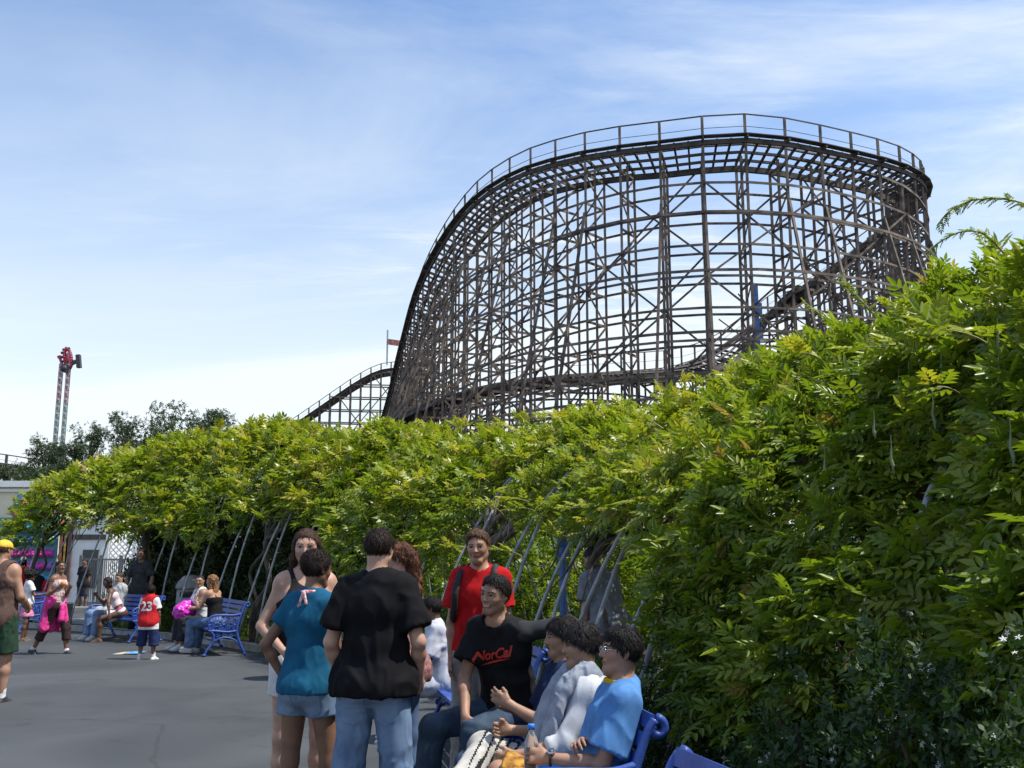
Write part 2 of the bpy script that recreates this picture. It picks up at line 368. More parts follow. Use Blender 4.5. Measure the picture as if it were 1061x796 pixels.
    led.build('ledger_boards', M_wood, root); 
    if bat.v: bat.build('outer_ledger_boards', M_wood, root)
    if brace.v: brace.build('cross_bracing', M_wood, root)
    deck.build('track', M_wood2, root); rail.build('rail', M_steelr, root); hand.build('hand_rail', M_wood2, root)
    return tag(root, label, 'roller coaster')
main_pts = [(-20, 150, 22.5), (-15.4, 125, 23.7), (-11.6, 105, 26.3), (-8.2, 90, 29.2), (-4.0, 78, 31.2), (0, 70, 31.3), (4.6, 64.2, 30.5), (9.6, 61, 29.9), (15.3, 60.3, 30.1), (21.6, 62.3, 30.0), (28.4, 67.3, 30.6), (32.9, 76, 32.0), (33, 86, 31.8), (30, 94, 30.4), (25.5, 97.5, 27.8), (20.5, 96, 23.9), (15, 89, 20.8), (9, 84, 19.3), (3, 83, 18.7), (-3, 87, 18.4), (-8, 96, 18), (-12.5, 112, 17.5), (-16, 135, 17)]
coaster('wooden_roller_coaster', 'tall round banked turn of a weathered wooden roller coaster rising behind the vines', main_pts, 2.75, 2.15, .75, 1.75, 1, lev=2.05, scale=.78)
lift = [(W(x, y, 190)[0], 190 + (x - 300) * .02, W(x, y, 190)[2]) for x, y in ((255, 470), (295, 440), (330, 415), (365, 390), (388, 377), (405, 373), (425, 373), (450, 376))]
coaster('coaster_hill', 'distant sloping timber coaster hill left of the big round turn', lift, 1.95, 3.0, 0.1, 1.5, 1, lev=2.5, batter=0, bents_inner=False, scale=1.2)
lowc = [(W(x, y, 85)[0], 85 + k, W(x, y, 85)[2]) for k, (x, y) in enumerate(((-60, 463), (0, 470), (28, 474), (70, 482), (110, 492)))]
coaster('coaster_track', 'low timber coaster section at the left edge above the cream building', lowc, 2.6, 2.4, 0.2, 1.0, 1, lev=2.2, batter=0, bents_inner=False, scale=.9)

# blue panel inside the coaster, banner gantry on the lift hill
M_bluep = mat('blue_painted_steel', (.04, .12, .33), .5, .15, 3)
M_grey = mat('galvanised_pole', (.42, .44, .46), .45, .15, 20, metal=.5)
p = W(783, 325, 72); b = MB(); b.box((0, 0, p[2] / 2 + 1.1), (.4, .4, p[2] + 2.3)); b.box((0, -.4, p[2] + .2), (.75, .12, 1.0)); b.box((0, -.4, p[2] - 1.6), (.75, .12, .9)); 
o = b.build('blue_post', M_bluep, loc=(0, 0, 0)); o.location = (p[0], 72, 0); tag(o, 'narrow blue post with panels standing inside the wooden coaster turn', 'post')
q = W(401, 373, 188); root = empty('banner_gantry', (q[0], 188, q[2] - 1)); b = MB()
zt = W(401, 342, 188)[2] - q[2] + 1; x2 = W(417, 350, 188)[0] - q[0]
b.bar((0, 0, 0), (0, 0, zt), .3, .3); b.bar((x2, 0, 0), (x2, 0, zt * .82), .3, .3); b.build('mast', M_grey, root)
b = MB(); b.bar((0, -.2, zt * .66), (x2, -.2, zt * .6), .15, 1.1); b.build('banner', mat('faded_red_banner', (.42, .17, .13), .8, .5, 3), root)
b = MB(); b.add([(x2, -.2, zt * .82), (x2 + 1.9, -.1, zt * .74), (x2 + 2.0, 0, zt * .62), (x2, -.2, zt * .68), (x2, -.14, zt * .82), (x2 + 1.9, -.04, zt * .74), (x2 + 2.0, .06, zt * .62), (x2, -.14, zt * .68)], [(0, 1, 2, 3), (7, 6, 5, 4), (0, 4, 5, 1), (1, 5, 6, 2), (2, 6, 7, 3)]); b.build('flag', mat('flag_cloth', (.10, .11, .3), .8, .1, 2, col2=(.5, .15, .15)), root)
tag(root, 'two masts with a faded red banner on top of the distant hill', 'banner')

# ride tower
def ride_tower():
    Y = 110; B0 = W(66, 488, Y); T0 = W(68, 372, Y); hT = T0[2]
    root = empty('tower_ride', (T0[0], Y, 0)); cols = [(.34, .2, .22), (.24, .27, .34), (.34, .32, .26), (.24, .3, .28)]
    Mc = [mat('ride_paint_' + c, v, .5, .1) for c, v in zip(('red', 'blue', 'yellow', 'green'), cols)]
    for dx, top in ((-.42, hT - .6), (.42, hT + .7)):
        m = MB(); w = .15
        z = 0.; k = 0
        while z < top:
            m.mi = (k // 6) % 4; z2 = min(z + .8, top)
            for sx_ in (-w, w):
                for sy in (-w, w): m.bar((dx + sx_, sy, z), (dx + sx_, sy, z2), .08, .08)
            for sy in (-w, w): m.bar((dx - w, sy, z), (dx + w, sy, z2), .05, .05); m.bar((dx - w, sy, z2), (dx + w, sy, z2), .09, .09)
            for sx_ in (-w, w): m.bar((dx + sx_, -w, z2), (dx + sx_, w, z2), .06, .09)
            z += .8; k += 1
        m.build('lattice_mast', Mc, root)
    rd = mat('ride_red_gondola', (.33, .03, .06), .4, .1); dk = mat('ride_dark_steel', (.04, .035, .045), .5, .1)
    P = lambda x, y: W(x, y, Y) - np.array(root.location)
    m = MB(); c = P(70.5, 371.5)
    for k in range(24):
        a = 2 * math.pi * k / 24; a2 = a + 2 * math.pi / 24
        f = lambda q: c + np.array((math.cos(q) * .38 - math.sin(q) * .22, 0, math.sin(q) * 1.1))
        m.tube([f(a), f(a2)], .2, 8)
    m.ball(c, .3, 8, (1, 1, 2.4)); m.build('wheel_gondola', rd, root, smooth=True)
    m = MB()
    for k in range(9):
        a = math.pi * (.4 + k * .14); m.ball(c + np.array((math.cos(a) * .72 - math.sin(a) * .22, 0, math.sin(a) * 1.2)), .17, 6)
    m.build('seat_row', dk, root)
    m = MB(); m.bar(P(61.6, 369.4), P(65, 379.5), .25, .25); m.bar(P(61.2, 368.8), P(61.9, 371.2), .35, .35); m.build('counterweight_arm', rd, root)
    m = MB(); m.bar(P(65, 381), P(72, 384), .5, .9); m.bar(P(74, 377), P(79, 374.5), .3, .4); m.ball(P(66.8, 382), .45, 8); m.build('pivot_head', dk, root)
    m = MB(); m.bar(P(79.5, 374.8), P(83.6, 374.2), .5, 1.5); m.build('control_panel', dk, root)
    tag(root, 'tall two mast swinging tower ride with red gondola on the left skyline', 'tower ride')
ride_tower()

# ============================================================ far left buildings
M_cream = mat('cream_stucco', (.72, .64, .46), .85, .06, 2, .2, 30)
M_white = mat('white_paint', (.78, .78, .76), .6, .05, 3)
M_teal = mat('teal_mural', (.10, .38, .36), .7, .2, .6, col2=(.06, .2, .34))
M_dkglass = mat('dark_window', (.02, .025, .03), .15, .1)
bx0 = W(-60, 560, 46)[0]; bx1 = W(47, 560, 46)[0]
root = empty('cream_building', (bx0, 46, 0)); b = MB(); zt = W(0, 505, 46)[2]; w_ = bx1 - bx0
b.box((w_ / 2, 3, zt / 2), (w_, 6, zt)); b.build('wall', M_cream, root)
b = MB(); b.box((w_ / 2, 3, zt + .14), (w_ + .5, 6.5, .28)); b.box((w_ / 2, 3, zt - .15), (w_ + .25, 6.25, .12)); b.build('cornice', M_white, root)
b = MB(); b.box((w_ * .42, -.05, zt * .36), (w_ * .78, .06, zt * .72)); mu = b.build('mural_panel', M_teal, root)
b = MB()
for cx_, cz_, r_ in ((.55, .55, .35), (.66, .35, .5), (.6, .2, .3), (.5, .4, .25), (.72, .6, .28)):
    for q in range(14):
        a = q / 14 * 5.2; a2 = (q + 1) / 14 * 5.2; rr = r_ * (1 - q / 20); r2 = r_ * (1 - (q + 1) / 20)
        b.bar((w_ * cx_ + rr * math.cos(a), -.1, zt * cz_ + rr * math.sin(a)), (w_ * cx_ + r2 * math.cos(a2), -.1, zt * cz_ + r2 * math.sin(a2)), .03, .09)
b.build('painted_swirl', mat('mural_navy', (.02, .05, .12), .7, .1), root)
tag(root, 'cream stucco building with a teal painted wall at the left edge', 'building')
# prize wall of plush balls
px0 = W(11, 560, 42)[0]; px1 = W(55, 560, 42)[0]; root = empty('prize_wall', (px0, 42, 0)); b = MB(); wz = W(20, 512, 42)[2]; w_ = px1 - px0
b.box((w_ / 2, .35, wz / 2), (w_, .3, wz)); b.build('back_board', M_teal, root)
Mp = {c: mat('plush_' + c, v, .9, .2, 6) for c, v in (('magenta', (.62, .06, .36)), ('blue', (.08, .28, .55)), ('green', (.22, .42, .16)), ('violet', (.34, .16, .5)), ('teal', (.08, .42, .42)))}
seq = [('blue', 'green'), ('blue', 'teal'), ('magenta', 'violet'), ('magenta', 'magenta'), ('blue', 'green'), ('green', 'teal'), ('magenta', 'violet'), ('magenta', 'blue')]
for r in range(8):
    z = .35 + r * (wz - .5) / 7.5
    for k in range(6):
        m = MB(); sq = 1.0; m.ball((0, 0, 0), .2, 7, (.95, .8, .82)); m.ball((-.12, -.02, .14), .07, 5); m.ball((.12, -.02, .14), .07, 5); m.ball((0, -.15, -.03), .07, 5)
        o = m.build('plush_toy', Mp[seq[r][(k + r) % 2]], root, smooth=True); o.location = (w_ * (k + .5) / 6, .05, z)
tag(root, 'wall of bumpy magenta blue and green plush toys under the far vines', 'prize wall')
# white booth with lattice
wx0 = W(60, 560, 40)[0]; wx1 = W(112, 560, 40)[0]; root = empty('white_booth', (wx0, 40, 0)); w_ = wx1 - wx0; b = MB(); b.box((w_ / 2, 1.8, 1.9), (w_, 3, 3.8)); b.build('wall', M_white, root)
for k in range(5):
    b = MB(); b.box((w_ * (.16 + .17 * k), .27, 2.55), (.32, .06, .2)); b.build('vent', M_dkglass, root)
for k, c in enumerate(((.4, .12, .05), (.5, .32, .06), (.12, .06, .05))):
    b = MB(); b.box((w_ * (.04 + .07 * k), .22, 1.5), (.2, .1, 2.6)); b.ball((w_ * (.04 + .07 * k), .18, 3.0), .22, 7); b.build('painted_column', mat('column_%s' % 'abc'[k], c, .6, .3, 5), root)
b = MB(); b.box((w_ / 2, 1.8, 3.95), (w_ + .5, 3.4, .3)); b.build('roof', M_white, root)
b = MB(); b.box((w_ * .62, .25, 1.3), (.6, .08, 1.5)); b.build('window', M_dkglass, root)
tag(root, 'white fair booth with small vents and orange columns behind the iron railing', 'booth')
def lattice(name, label, xa, xb, Y, z0, z1, pitch=.22, th=.045):
    root = empty(name, (xa, Y, 0)); w = xb - xa; b = MB()
    h = z1 - z0; k = -h
    while k < w:
        for sg in (1, -1):
            a0, b0 = max(k, 0), min(k + h, w)
            if b0 > a0:
                za = z0 + (a0 - k) if sg > 0 else z1 - (a0 - k); zb = z0 + (b0 - k) if sg > 0 else z1 - (b0 - k)
                b.bar((a0, 0 if sg > 0 else .03, za), (b0, 0 if sg > 0 else .03, zb), .02, th)
        k += pitch
    b.build('lattice', M_white, root); b = MB()
    for x in (0, w): b.box((x, .01, z1 / 2 + .05), (.12, .12, z1 + .1))
    for z in (z0, z1): b.box((w / 2, .01, z), (w, .1, .1))
    b.build('frame', M_white, root); b = MB(); b.box((w / 2, .012, z0 / 2), (w - .1, .05, z0 - .05)); b.build('base_panel', M_white, root)
    return tag(root, label, 'lattice screen')
lattice('lattice_screen', 'white lattice screen right of the booth behind the arching pipes', W(112, 560, 38)[0], W(140, 560, 38)[0], 38, .9, 4.0)
lattice('lattice_screen', 'white lattice screen behind the dark clothed man in the arbor', W(144, 560, 36)[0], W(170, 560, 36)[0], 36, .9, 3.1)
root = empty('iron_railing', (W(84, 580, 36)[0], 36, 0)); w_ = W(146, 580, 36)[0] - W(84, 580, 36)[0]; b = MB(); M_iron = mat('grey_iron', (.16, .16, .16), .5, .1, metal=.4)
for k in range(31): b.bar((w_ * k / 30, 0, .05), (w_ * k / 30, 0, 1.7), .025, .025)
for z in (.15, 1.65): b.bar((0, 0, z), (w_, 0, z), .04, .05)
b.build('railing_bars', M_iron, root); b = MB()
for k in range(4): b.box((w_ * k / 3, 0, .9), (.09, .09, 1.8))
b.build('railing_post', M_iron, root); tag(root, 'grey iron railing in front of the white booth', 'railing')
# raised walkway kerb beyond the arbor
b = MB(); b.box((-14, 31.5, .09), (22, .4, .2)); tag(b.build('kerb', M_kerb), kind='structure')
# bins
def bin_(x, y, label, col, h=1.05):
    r = empty('trash_bin', (x, y, 0)); m = MB(); m.lathe((0, 0, 0), [(.24, .03), (.27, .06), (.29, h * .5), (.28, h * .78)], 20); m.build('body', mat('bin_' + label[:4], col, .6, .1), r, True)
    m = MB(); m.lathe((0, 0, 0), [(.31, h * .78), (.31, h * .82), (.27, h * .9), (.16, h), (.05, h * 1.02)], 20); m.build('lid', mat('binlid_' + label[:4], tuple(c * .7 for c in col), .5, .1), r, True)
    m = MB(); m.box((0, -.285, h * .7), (.26, .03, .12)); m.build('opening', M_dkglass, r)
    tag(r, label, 'bin')
bin_(-2.8, 13.8, 'dark trash bin standing in the plaza behind the standing friends', (.05, .06, .07), 1.1)  # unseen bin, added so that its shadow falls on the asphalt
bin_(W(134, 600, 25)[0], 25, 'light grey bin in the arbor beside the dark clothed man', (.45, .45, .45))
bin_(W(195, 600, 21.5)[0], 21.7, 'light grey bin under the vines behind the bench women', (.3, .3, .3), 1.25)
# flyer on the ground
p_ = W(133, 677, 17.5); b = MB(); b.add([(-.22, -.18, .004), (.2, -.22, .012), (.26, .12, .03), (-.16, .16, .006)], [(0, 1, 2, 3)]); b.mi = 1; b.add([(-.05, -.185, .014), (.2, -.22, .018), (.26, .12, .034), (.02, .145, .024)], [(0, 1, 2, 3)])
b.mi = 2; b.add([(-.2, -.12, .012), (-.07, -.14, .014), (-.02, .1, .02), (-.13, .12, .014)], [(0, 1, 2, 3)])
o = b.build('leaflet', [mat('paper_white', (.8, .8, .75), .6, .05), mat('paper_blue', (.1, .3, .62), .6, .2, 9), mat('paper_yellow', (.75, .6, .2), .6, .2, 9)], loc=(0, 0, 0)); o.location = (p_[0], 17.55, .004); tag(o, 'blue and yellow leaflet dropped on the asphalt', 'leaflet')
# ============================================================ foliage engine
def leaflet_template(pairs, L, ll, lw, near):
    """compound leaf along +X, blade normal +Z. returns V, F (quads or tris)"""
    V = []; F = []
    def leaf(p, ang, l, w, dz):
        ca, sa = math.cos(ang), math.sin(ang); n = len(V)
        def P(a, b, z): V.append((p[0] + ca * a - sa * b, p[1] + sa * a + ca * b, p[2] + z))
        if near:
            P(0, 0, 0); P(l * .35, w * .5, w * .16); P(l * .72, w * .36, w * .1 - dz * .5); P(l, 0, -dz); P(l * .72, -w * .36, w * .1 - dz * .5); P(l * .35, -w * .5, w * .16)
            F.append((n, n + 1, n + 2, n + 3)); F.append((n, n + 3, n + 4, n + 5))
        else:
            P(0, 0, 0); P(l * .45, w * .5, w * .1); P(l, 0, -dz); P(l * .45, -w * .5, w * .1)
            F.append((n, n + 1, n + 2, n + 3))
    for i in range(pairs):
        f = (i + .7) / pairs; x = L * f; z = -.22 * L * f * f; k = 1 - .25 * f
        a = math.radians(62 - 18 * f)
        leaf((x, 0, z), a, ll * k, lw * k, ll * .22); leaf((x, 0, z), -a, ll * k, lw * k, ll * .22)
    leaf((L * 1.02, 0, -.23 * L), 0, ll * .9, lw * .9, ll * .3)
    return np.array(V, np.float32), np.array(F, np.int32)
def scatter(name, tmpl, pos, fwd, up, size, tint, mats, parent=None, loc=None, midx=None):
    """real leaf meshes: every leaf is placed with its own frame"""
    TV, TF = tmpl; n = len(pos)
    fwd = fwd / np.linalg.norm(fwd, axis=1)[:, None]
    s = np.cross(up, fwd); s /= np.linalg.norm(s, axis=1)[:, None] + 1e-9; u = np.cross(fwd, s)
    V = pos[:, None, :] + size[:, None, None] * (TV[None, :, 0:1] * fwd[:, None, :] + TV[None, :, 1:2] * s[:, None, :] + TV[None, :, 2:3] * u[:, None, :])
    F = (TF[None] + (np.arange(n) * len(TV))[:, None, None]).reshape(-1, TF.shape[1])
    T = np.repeat(tint, len(TV)) + rng.normal(0, .03, n * len(TV))
    mi = np.repeat(midx, len(TF)) if midx is not None else None
    return mesh_np(name, V.reshape(-1, 3), F, mats, mi, False, T.clip(0, 1), parent, loc)
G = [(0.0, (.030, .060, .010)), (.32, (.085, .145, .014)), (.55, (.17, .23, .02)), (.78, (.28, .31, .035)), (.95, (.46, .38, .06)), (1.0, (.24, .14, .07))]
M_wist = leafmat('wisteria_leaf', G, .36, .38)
M_jas = leafmat('jasmine_leaf', [(0, (.016, .040, .009)), (.6, (.036, .078, .014)), (1, (.10, .15, .025))], .25, .55)
M_shrub = leafmat('shrub_leaf', [(0, (.04, .08, .015)), (.6, (.10, .17, .025)), (1, (.25, .28, .05))], .35, .45)
M_tree = leafmat('tree_leaf', [(0, (.022, .042, .018)), (.6, (.055, .085, .035)), (1, (.12, .15, .06))], .25, .5)
M_flower = mat('white_petal', (.78, .78, .72), .6, .05)
M_bark = mat('vine_bark', (.17, .135, .10), .9, .4, 12, .8, 40, stretch=(1, 1, .3))
M_bark_dark = mat('dark_vine_bark', (.085, .065, .05), .9, .4, 12, .8, 40, stretch=(1, 1, .3))
M_twig = mat('green_shoot', (.26, .24, .09), .7, .2)
M_pipe = mat('galvanised_pipe', (.30, .315, .325), .5, .25, 6, metal=.15)
M_pod = mat('seed_pod', (.16, .21, .10), .6, .15)

# crest height, depth, low edge of the canopy along the arbor
keyS = s_of_Y(np.array([-1, 2.0, 4.2, 5.6, 6.6, 8.5, 11, 12.6, 13.6, 15.4, 16.4, 17.3, 19.2, 20.5, 22.0, 24, 26.0]))
keyH = np.array([2.92, 2.92, 2.98, 3.0, 2.96, 2.97, 3.08, 3.2, 3.25, 3.35, 3.45, 3.6, 3.85, 4.15, 4.3, 4.1, 3.4])
keyZ = np.array([.05, .05, .25, .95, 1.5, 1.8, 2.12, 2.1, 1.6, .75, .75, 2.3, 2.35, 1.9, 2.3, 2.2, 2.0])
WID = 2.25
LEAN = .42
def Hs(s): return np.interp(s, keyS, keyH)
def Zs(s): return np.interp(s, keyS, keyZ)
def arch(s, th, r=0.0):
    """point on the hoop surface: th 0 front foot .. pi back foot; r outwards"""
    p, t, n = base_at(s); H = Hs(s)
    o = WID * ((1 - LEAN) * (1 - np.cos(th)) + LEAN * th * 2 / math.pi); z = np.sin(th) * H
    dx = WID * ((1 - LEAN) * np.sin(th) + LEAN * 2 / math.pi); dz = np.cos(th) * H
    nx = -dz; nz = dx; k = np.sqrt(nx ** 2 + nz ** 2); nx = nx / k; nz = nz / k
    P = np.c_[p + n * (o + nx * r)[:, None], z + nz * r]
    Nn = np.c_[n * nx[:, None], nz]; Tn = np.c_[t, np.zeros(len(s))]
    return P, Nn, Tn
def bumps(s, th, seed=0):
    q = np.c_[s * 1.0, th * 2.4, np.zeros_like(s)]
    return .22 * vnoise(q * .75, seed + 5) + .13 * vnoise(q * 1.9, seed + 9) + .08 * vnoise(q * 4.5, seed + 13)

T_near = leaflet_template(4, .135, .080, .031, True)
T_mid = leaflet_template(3, .12, .085, .037, False)
T_far = leaflet_template(3, .13, .095, .045, False)
def canopy(s0, s1, dens, tmpl, size, seed, extra_low=True):
    """leaf frames over one stretch of the arbor"""
    area = (s1 - s0) * 6.4; n = int(area * dens)
    s = rng.uniform(s0, s1, n); th = rng.uniform(.0, 1, n) ** .85 * math.pi * .98
    z = np.sin(th) * Hs(s)
    edge = Zs(s) + .38 * vnoise(np.c_[s * 1.5, s * 0 + 3.3, s * 0], 3) + .18 * vnoise(np.c_[s * 5.1, s * 0 + 1.3, s * 0], 4)
    frontlow = (th < 1.45) & (z < edge); backlow = (th > 1.7) & (z < np.interp(s, s_of_Y(np.array([0, 9, 12, 13.5, 20, 21.5])), [1.5, 1.5, 1.3, .35, .35, 2.3]))
    keep = ~(frontlow | backlow); drop = (th > 2.0) & (rng.random(n) < .35); keep &= ~drop
    # thin patches
    pn = vnoise(np.c_[s * 1.3, th * 3.0, s * 0], 21 + seed)
    keep &= ~((pn < -.62) & (rng.random(n) < .75))
    s, th = s[keep], th[keep]
    if s0 < 6.5:
        q = rng.random(len(s)) < .55; lo = q & (th < .95); s = np.r_[s, s[lo] + rng.normal(0, .1, lo.sum())]; th = np.r_[th, (th[lo] + rng.normal(0, .04, lo.sum())).clip(.01, 2)]
    n = len(s)
    b = bumps(s, th); depth = rng.exponential(.085, n); depth = np.minimum(depth, .5)
    r = .18 + b - depth
    P, Nn, Tn = arch(s, th, r)
    # droop curtain near the low edge
    g = rng.normal(0, 1, (n, 3)); side = Tn * rng.normal(0, .8, n)[:, None]
    outd = np.clip(1.1 - np.abs(rng.normal(0, .5, n)), 0, 1)[:, None]
    fwd = Nn * outd * .9 + side * .8 + g * .55 + np.array([0, 0, .10])
    th_n = (th / (math.pi / 2)).clip(0, 1)
    fwd[:, 2] -= (1 - th_n) * .8 * rng.random(n)
    up = Nn * .8 + np.array([0, 0, .9]) + rng.normal(0, .55, (n, 3))
    tin = .51 + .17 * np.sin(th).clip(0, 1) ** 2 + .16 * fbm(P * .9, 31, 3) + rng.normal(0, .09, n) - depth * .35  # paler tint towards the crest paints in sunlit tops; tint darker with depth
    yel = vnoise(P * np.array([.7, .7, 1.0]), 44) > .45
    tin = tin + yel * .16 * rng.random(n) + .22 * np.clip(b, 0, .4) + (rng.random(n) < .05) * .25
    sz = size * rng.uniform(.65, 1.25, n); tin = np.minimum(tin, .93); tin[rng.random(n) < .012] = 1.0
    return P, fwd, up, sz, tin.clip(0, 1)

vines = [  # s range given by distance of the base, density, template, leaf scale, label
    (0.0, 3.6, 520, T_near, 1.0, 'large leafed wisteria vine hanging to the ground nearest the right edge'),
    (3.6, 5.8, 520, T_near, 1.0, 'wisteria vine above the blue shirted boy with seed pods on it'),
    (5.8, 8.2, 480, T_near, 1.02, 'wisteria vine on a thick brown trunk behind the seated boys'),
    (8.2, 11.0, 430, T_mid, 1.08, 'wisteria vine arching over the man bending inside the arbor'),
    (11.0, 14.0, 350, T_mid, 1.2, 'wisteria vine with a pale forked trunk behind the standing friends'),
    (14.0, 17.3, 270, T_mid, 1.4, 'wisteria vine hanging low as a green curtain left of the standing friends'),
    (17.3, 20.8, 225, T_mid, 1.55, 'wisteria vine over the bench with the two seated women'),
    (20.8, 24.2, 150, T_far, 1.7, 'wisteria vine over the far bench and the dark clothed man'),
    (24.2, 26.6, 140, T_far, 1.75, 'wisteria vine at the far left end of the arbor by the prize wall')]
# trunk foot offsets and twisting stems
def stem(mb, P0, P1, r0, r1, wob, n=14, seed=0):
    P0 = np.array(P0, float); P1 = np.array(P1, float); q = []
    for i in range(n + 1):
        f = i / n; p = P0 * (1 - f) + P1 * f; w = wob * math.sin(math.pi * f)
        a = np.array([[f * 3.1 + seed * 7.3, seed, .5]])
        q.append(p + np.array((vnoise(a, 1)[0], vnoise(a, 2)[0], .4 * vnoise(a, 3)[0])) * w)
    mb.tube(q, [r0 * (1 - i / n) + r1 * i / n for i in range(n + 1)], 8)
for vi, (ya, yb, dens, tm, sc, lab) in enumerate(vines):
    sa, sb = float(s_of_Y(ya)), float(s_of_Y(yb)); 
    if vi == len(vines) - 1: sb = float(s_of_Y(25.75))
    P, f, u, sz, ti = canopy(sa - .25, sb + .25 if vi < len(vines) - 1 else sb, dens, tm, sc, vi)
    sm = (sa + sb) / 2; bp, bt, bn = base_at(sm); foot = np.array((*(bp[0] + bn[0] * .45), .05))
    root = empty('wisteria_vine', foot); tag(root, lab, 'vine', 'wisteria vines grown over the arbor')
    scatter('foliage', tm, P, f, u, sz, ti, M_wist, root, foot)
    m = MB(); bk = M_bark if ya == 11.0 else M_bark_dark
    def AP(s, th, r=0.0): return arch(np.array([float(s)]), np.array([float(th)]), r)[0][0] - foot
    z0 = np.zeros(3)
    r0 = .085 if ya in (5.8, 11.0) else .06
    q = AP(sm, .55, -.12)
    stem(m, z0, q, r0, r0 * .75, .22, seed=vi + 1); stem(m, z0 + np.array((.06, .05, 0)), q + np.array((.05, .1, .1)), r0 * .6, r0 * .5, .35, seed=vi + 31)
    for k in range(9):
        s2 = sa + (sb - sa) * (k + .5) / 9; th2 = .95 + .8 * rnd.random(); r1 = r0 * .5
        e = AP(s2, th2, -.05); stem(m, q, e, r1, .018, .35, seed=vi * 11 + k)
        for j in range(4):
            stem(m, e, AP(s2 + rnd.uniform(-.7, .7), th2 + rnd.uniform(-.6, .9), .05), .016, .006, .2, 8, seed=vi * 99 + k * 5 + j)
    m.build('trunk', bk, root, True)
    # loose young shoots poking out of the crest
    m = MB(); LP = []; LF = []
    ns = int((sb - sa) * (7 if ya < 12 else 5))
    for k in range(ns):
        s2 = rnd.uniform(sa, sb); th2 = rnd.uniform(.5, 1.75); a = AP(s2, th2, .15 + .1 * rnd.random())
        nn = arch(np.array([s2]), np.array([th2]))[1][0]
        l = rnd.uniform(.15, .38) * (1.15 if k % 6 == 0 else 1); d = nn + np.array((rnd.uniform(-.6, .6), rnd.uniform(-.6, .6), rnd.uniform(-.1, .5))); d /= np.linalg.norm(d)
        pts = [a + d * l * f - np.array((0, 0, .35 * l * f * f)) for f in np.linspace(0, 1, 6)]
        m.tube(pts, [.005, .0045, .004, .0035, .003, .002], 4, False)
        for f in (2, 3, 4, 5, 5, 5):
            LP.append(pts[f] + foot); LF.append(d + np.array((rnd.uniform(-1, 1), rnd.uniform(-1, 1), rnd.uniform(-.5, .6))))
    LP = np.array(LP); LF = np.array(LF); nL = len(LP)
    m.build('shoots', M_twig, root)
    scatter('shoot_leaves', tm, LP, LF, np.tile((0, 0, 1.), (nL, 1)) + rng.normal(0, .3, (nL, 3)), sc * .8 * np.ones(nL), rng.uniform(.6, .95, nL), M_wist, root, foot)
    if ya < 6:      # hanging seed pods
        m = MB()
        for k in range(16 if ya < 4 else 8):
            s2 = rnd.uniform(sa, sb); th2 = rnd.uniform(.62, .95); a = AP(s2, th2, .26 + .08 * rnd.random()); l = rnd.uniform(.05, .10)
            m.tube([a, a - (0, 0, .04), a - (0.006, 0, .08 + l * .3), a - (0, .004, .08 + l * .7), a - (0, 0, .08 + l)], [.002, .002, .007, .008, .003], 5)
        m.build('seed_pods', M_pod, root)
# long wandering shoots against the sky at the upper right
def long_shoot(pix, Y, foot_label):
    pts = catmull([W(x, y, yy) for (x, y), yy in zip(pix, Y)], 6); root_p = pts[-1]
    o = empty('wisteria_shoot', root_p); m = MB(); m.tube([p - root_p for p in pts], list(np.linspace(.003, .006, len(pts))), 5, False); m.build('stem', M_twig, o)
    LP = []; LF = []
    for i in range(1, len(pts) - 1, 1):
        for k in range(2 if i > 3 else 1):
            d = pts[i] - pts[i + 1]; LP.append(pts[i]); LF.append(d / np.linalg.norm(d) + np.array((rnd.uniform(-.9, .9), rnd.uniform(-.6, .6), rnd.uniform(-.7, .5))))
    n = len(LP); scatter('leaves', T_near, np.array(LP), np.array(LF), np.tile((0, 0, 1.), (n, 1)), rng.uniform(.2, .33, n), rng.uniform(.45, .8, n), M_wist, o, root_p)
    tag(o, foot_label, 'vine shoot')
long_shoot([(972, 232), (985, 218), (1003, 209), (1022, 206), (1045, 207), (1070, 216), (1085, 240)], [4.6] * 7, 'long arching shoot with small leaves against the sky at the upper right')
long_shoot([(962, 262), (975, 250), (998, 240), (1020, 243), (1040, 262)], [4.8] * 5, 'short leafy shoot reaching left against the sky below the arching shoot')
long_shoot([(870, 287), (880, 300), (893, 312), (905, 325), (918, 338)], [6.2] * 5, 'sparse sprig of leaves in front of the coaster right side')
long_shoot([(832, 312), (845, 322), (858, 332), (872, 345), (880, 360)], [6.6] * 5, 'thin leafy sprig in front of the coaster above the vine crest')

# ---- hoops: pairs of pipes that meet under the canopy
root = empty('arbor', (0, 0, 0)); tag(root, 'long arbor of bent grey pipes in pairs carrying the wisteria', 'arbor')
s = 1.3; k = 0
while s < float(s_of_Y(25.6)) and k < 48:
    m = MB()
    for sg in (-1, 1):
        pts = []
        for j in range(25):
            th = math.pi * j / 24; f = min(1, math.sin(th) * 1.08); off = .40 * sg * (1 - f) if j <= 12 else .40 * sg * (1 - f)
            ph = np.array([th]); q = arch(np.array([s + off]), ph, -.02)[0][0]
            pts.append(q)
        m.tube(pts, .0195, 8)
    m.build('hoop', M_pipe, root, True)
    s += 1.42; k += 1
m = MB()
for th in (.95, 1.57, 2.2):
    ss = np.linspace(.3, float(s_of_Y(25.7)), 120); m.tube(list(arch(ss, np.full(120, th), -.05)[0]), .014, 6)
m.build('purlin', M_pipe, root)

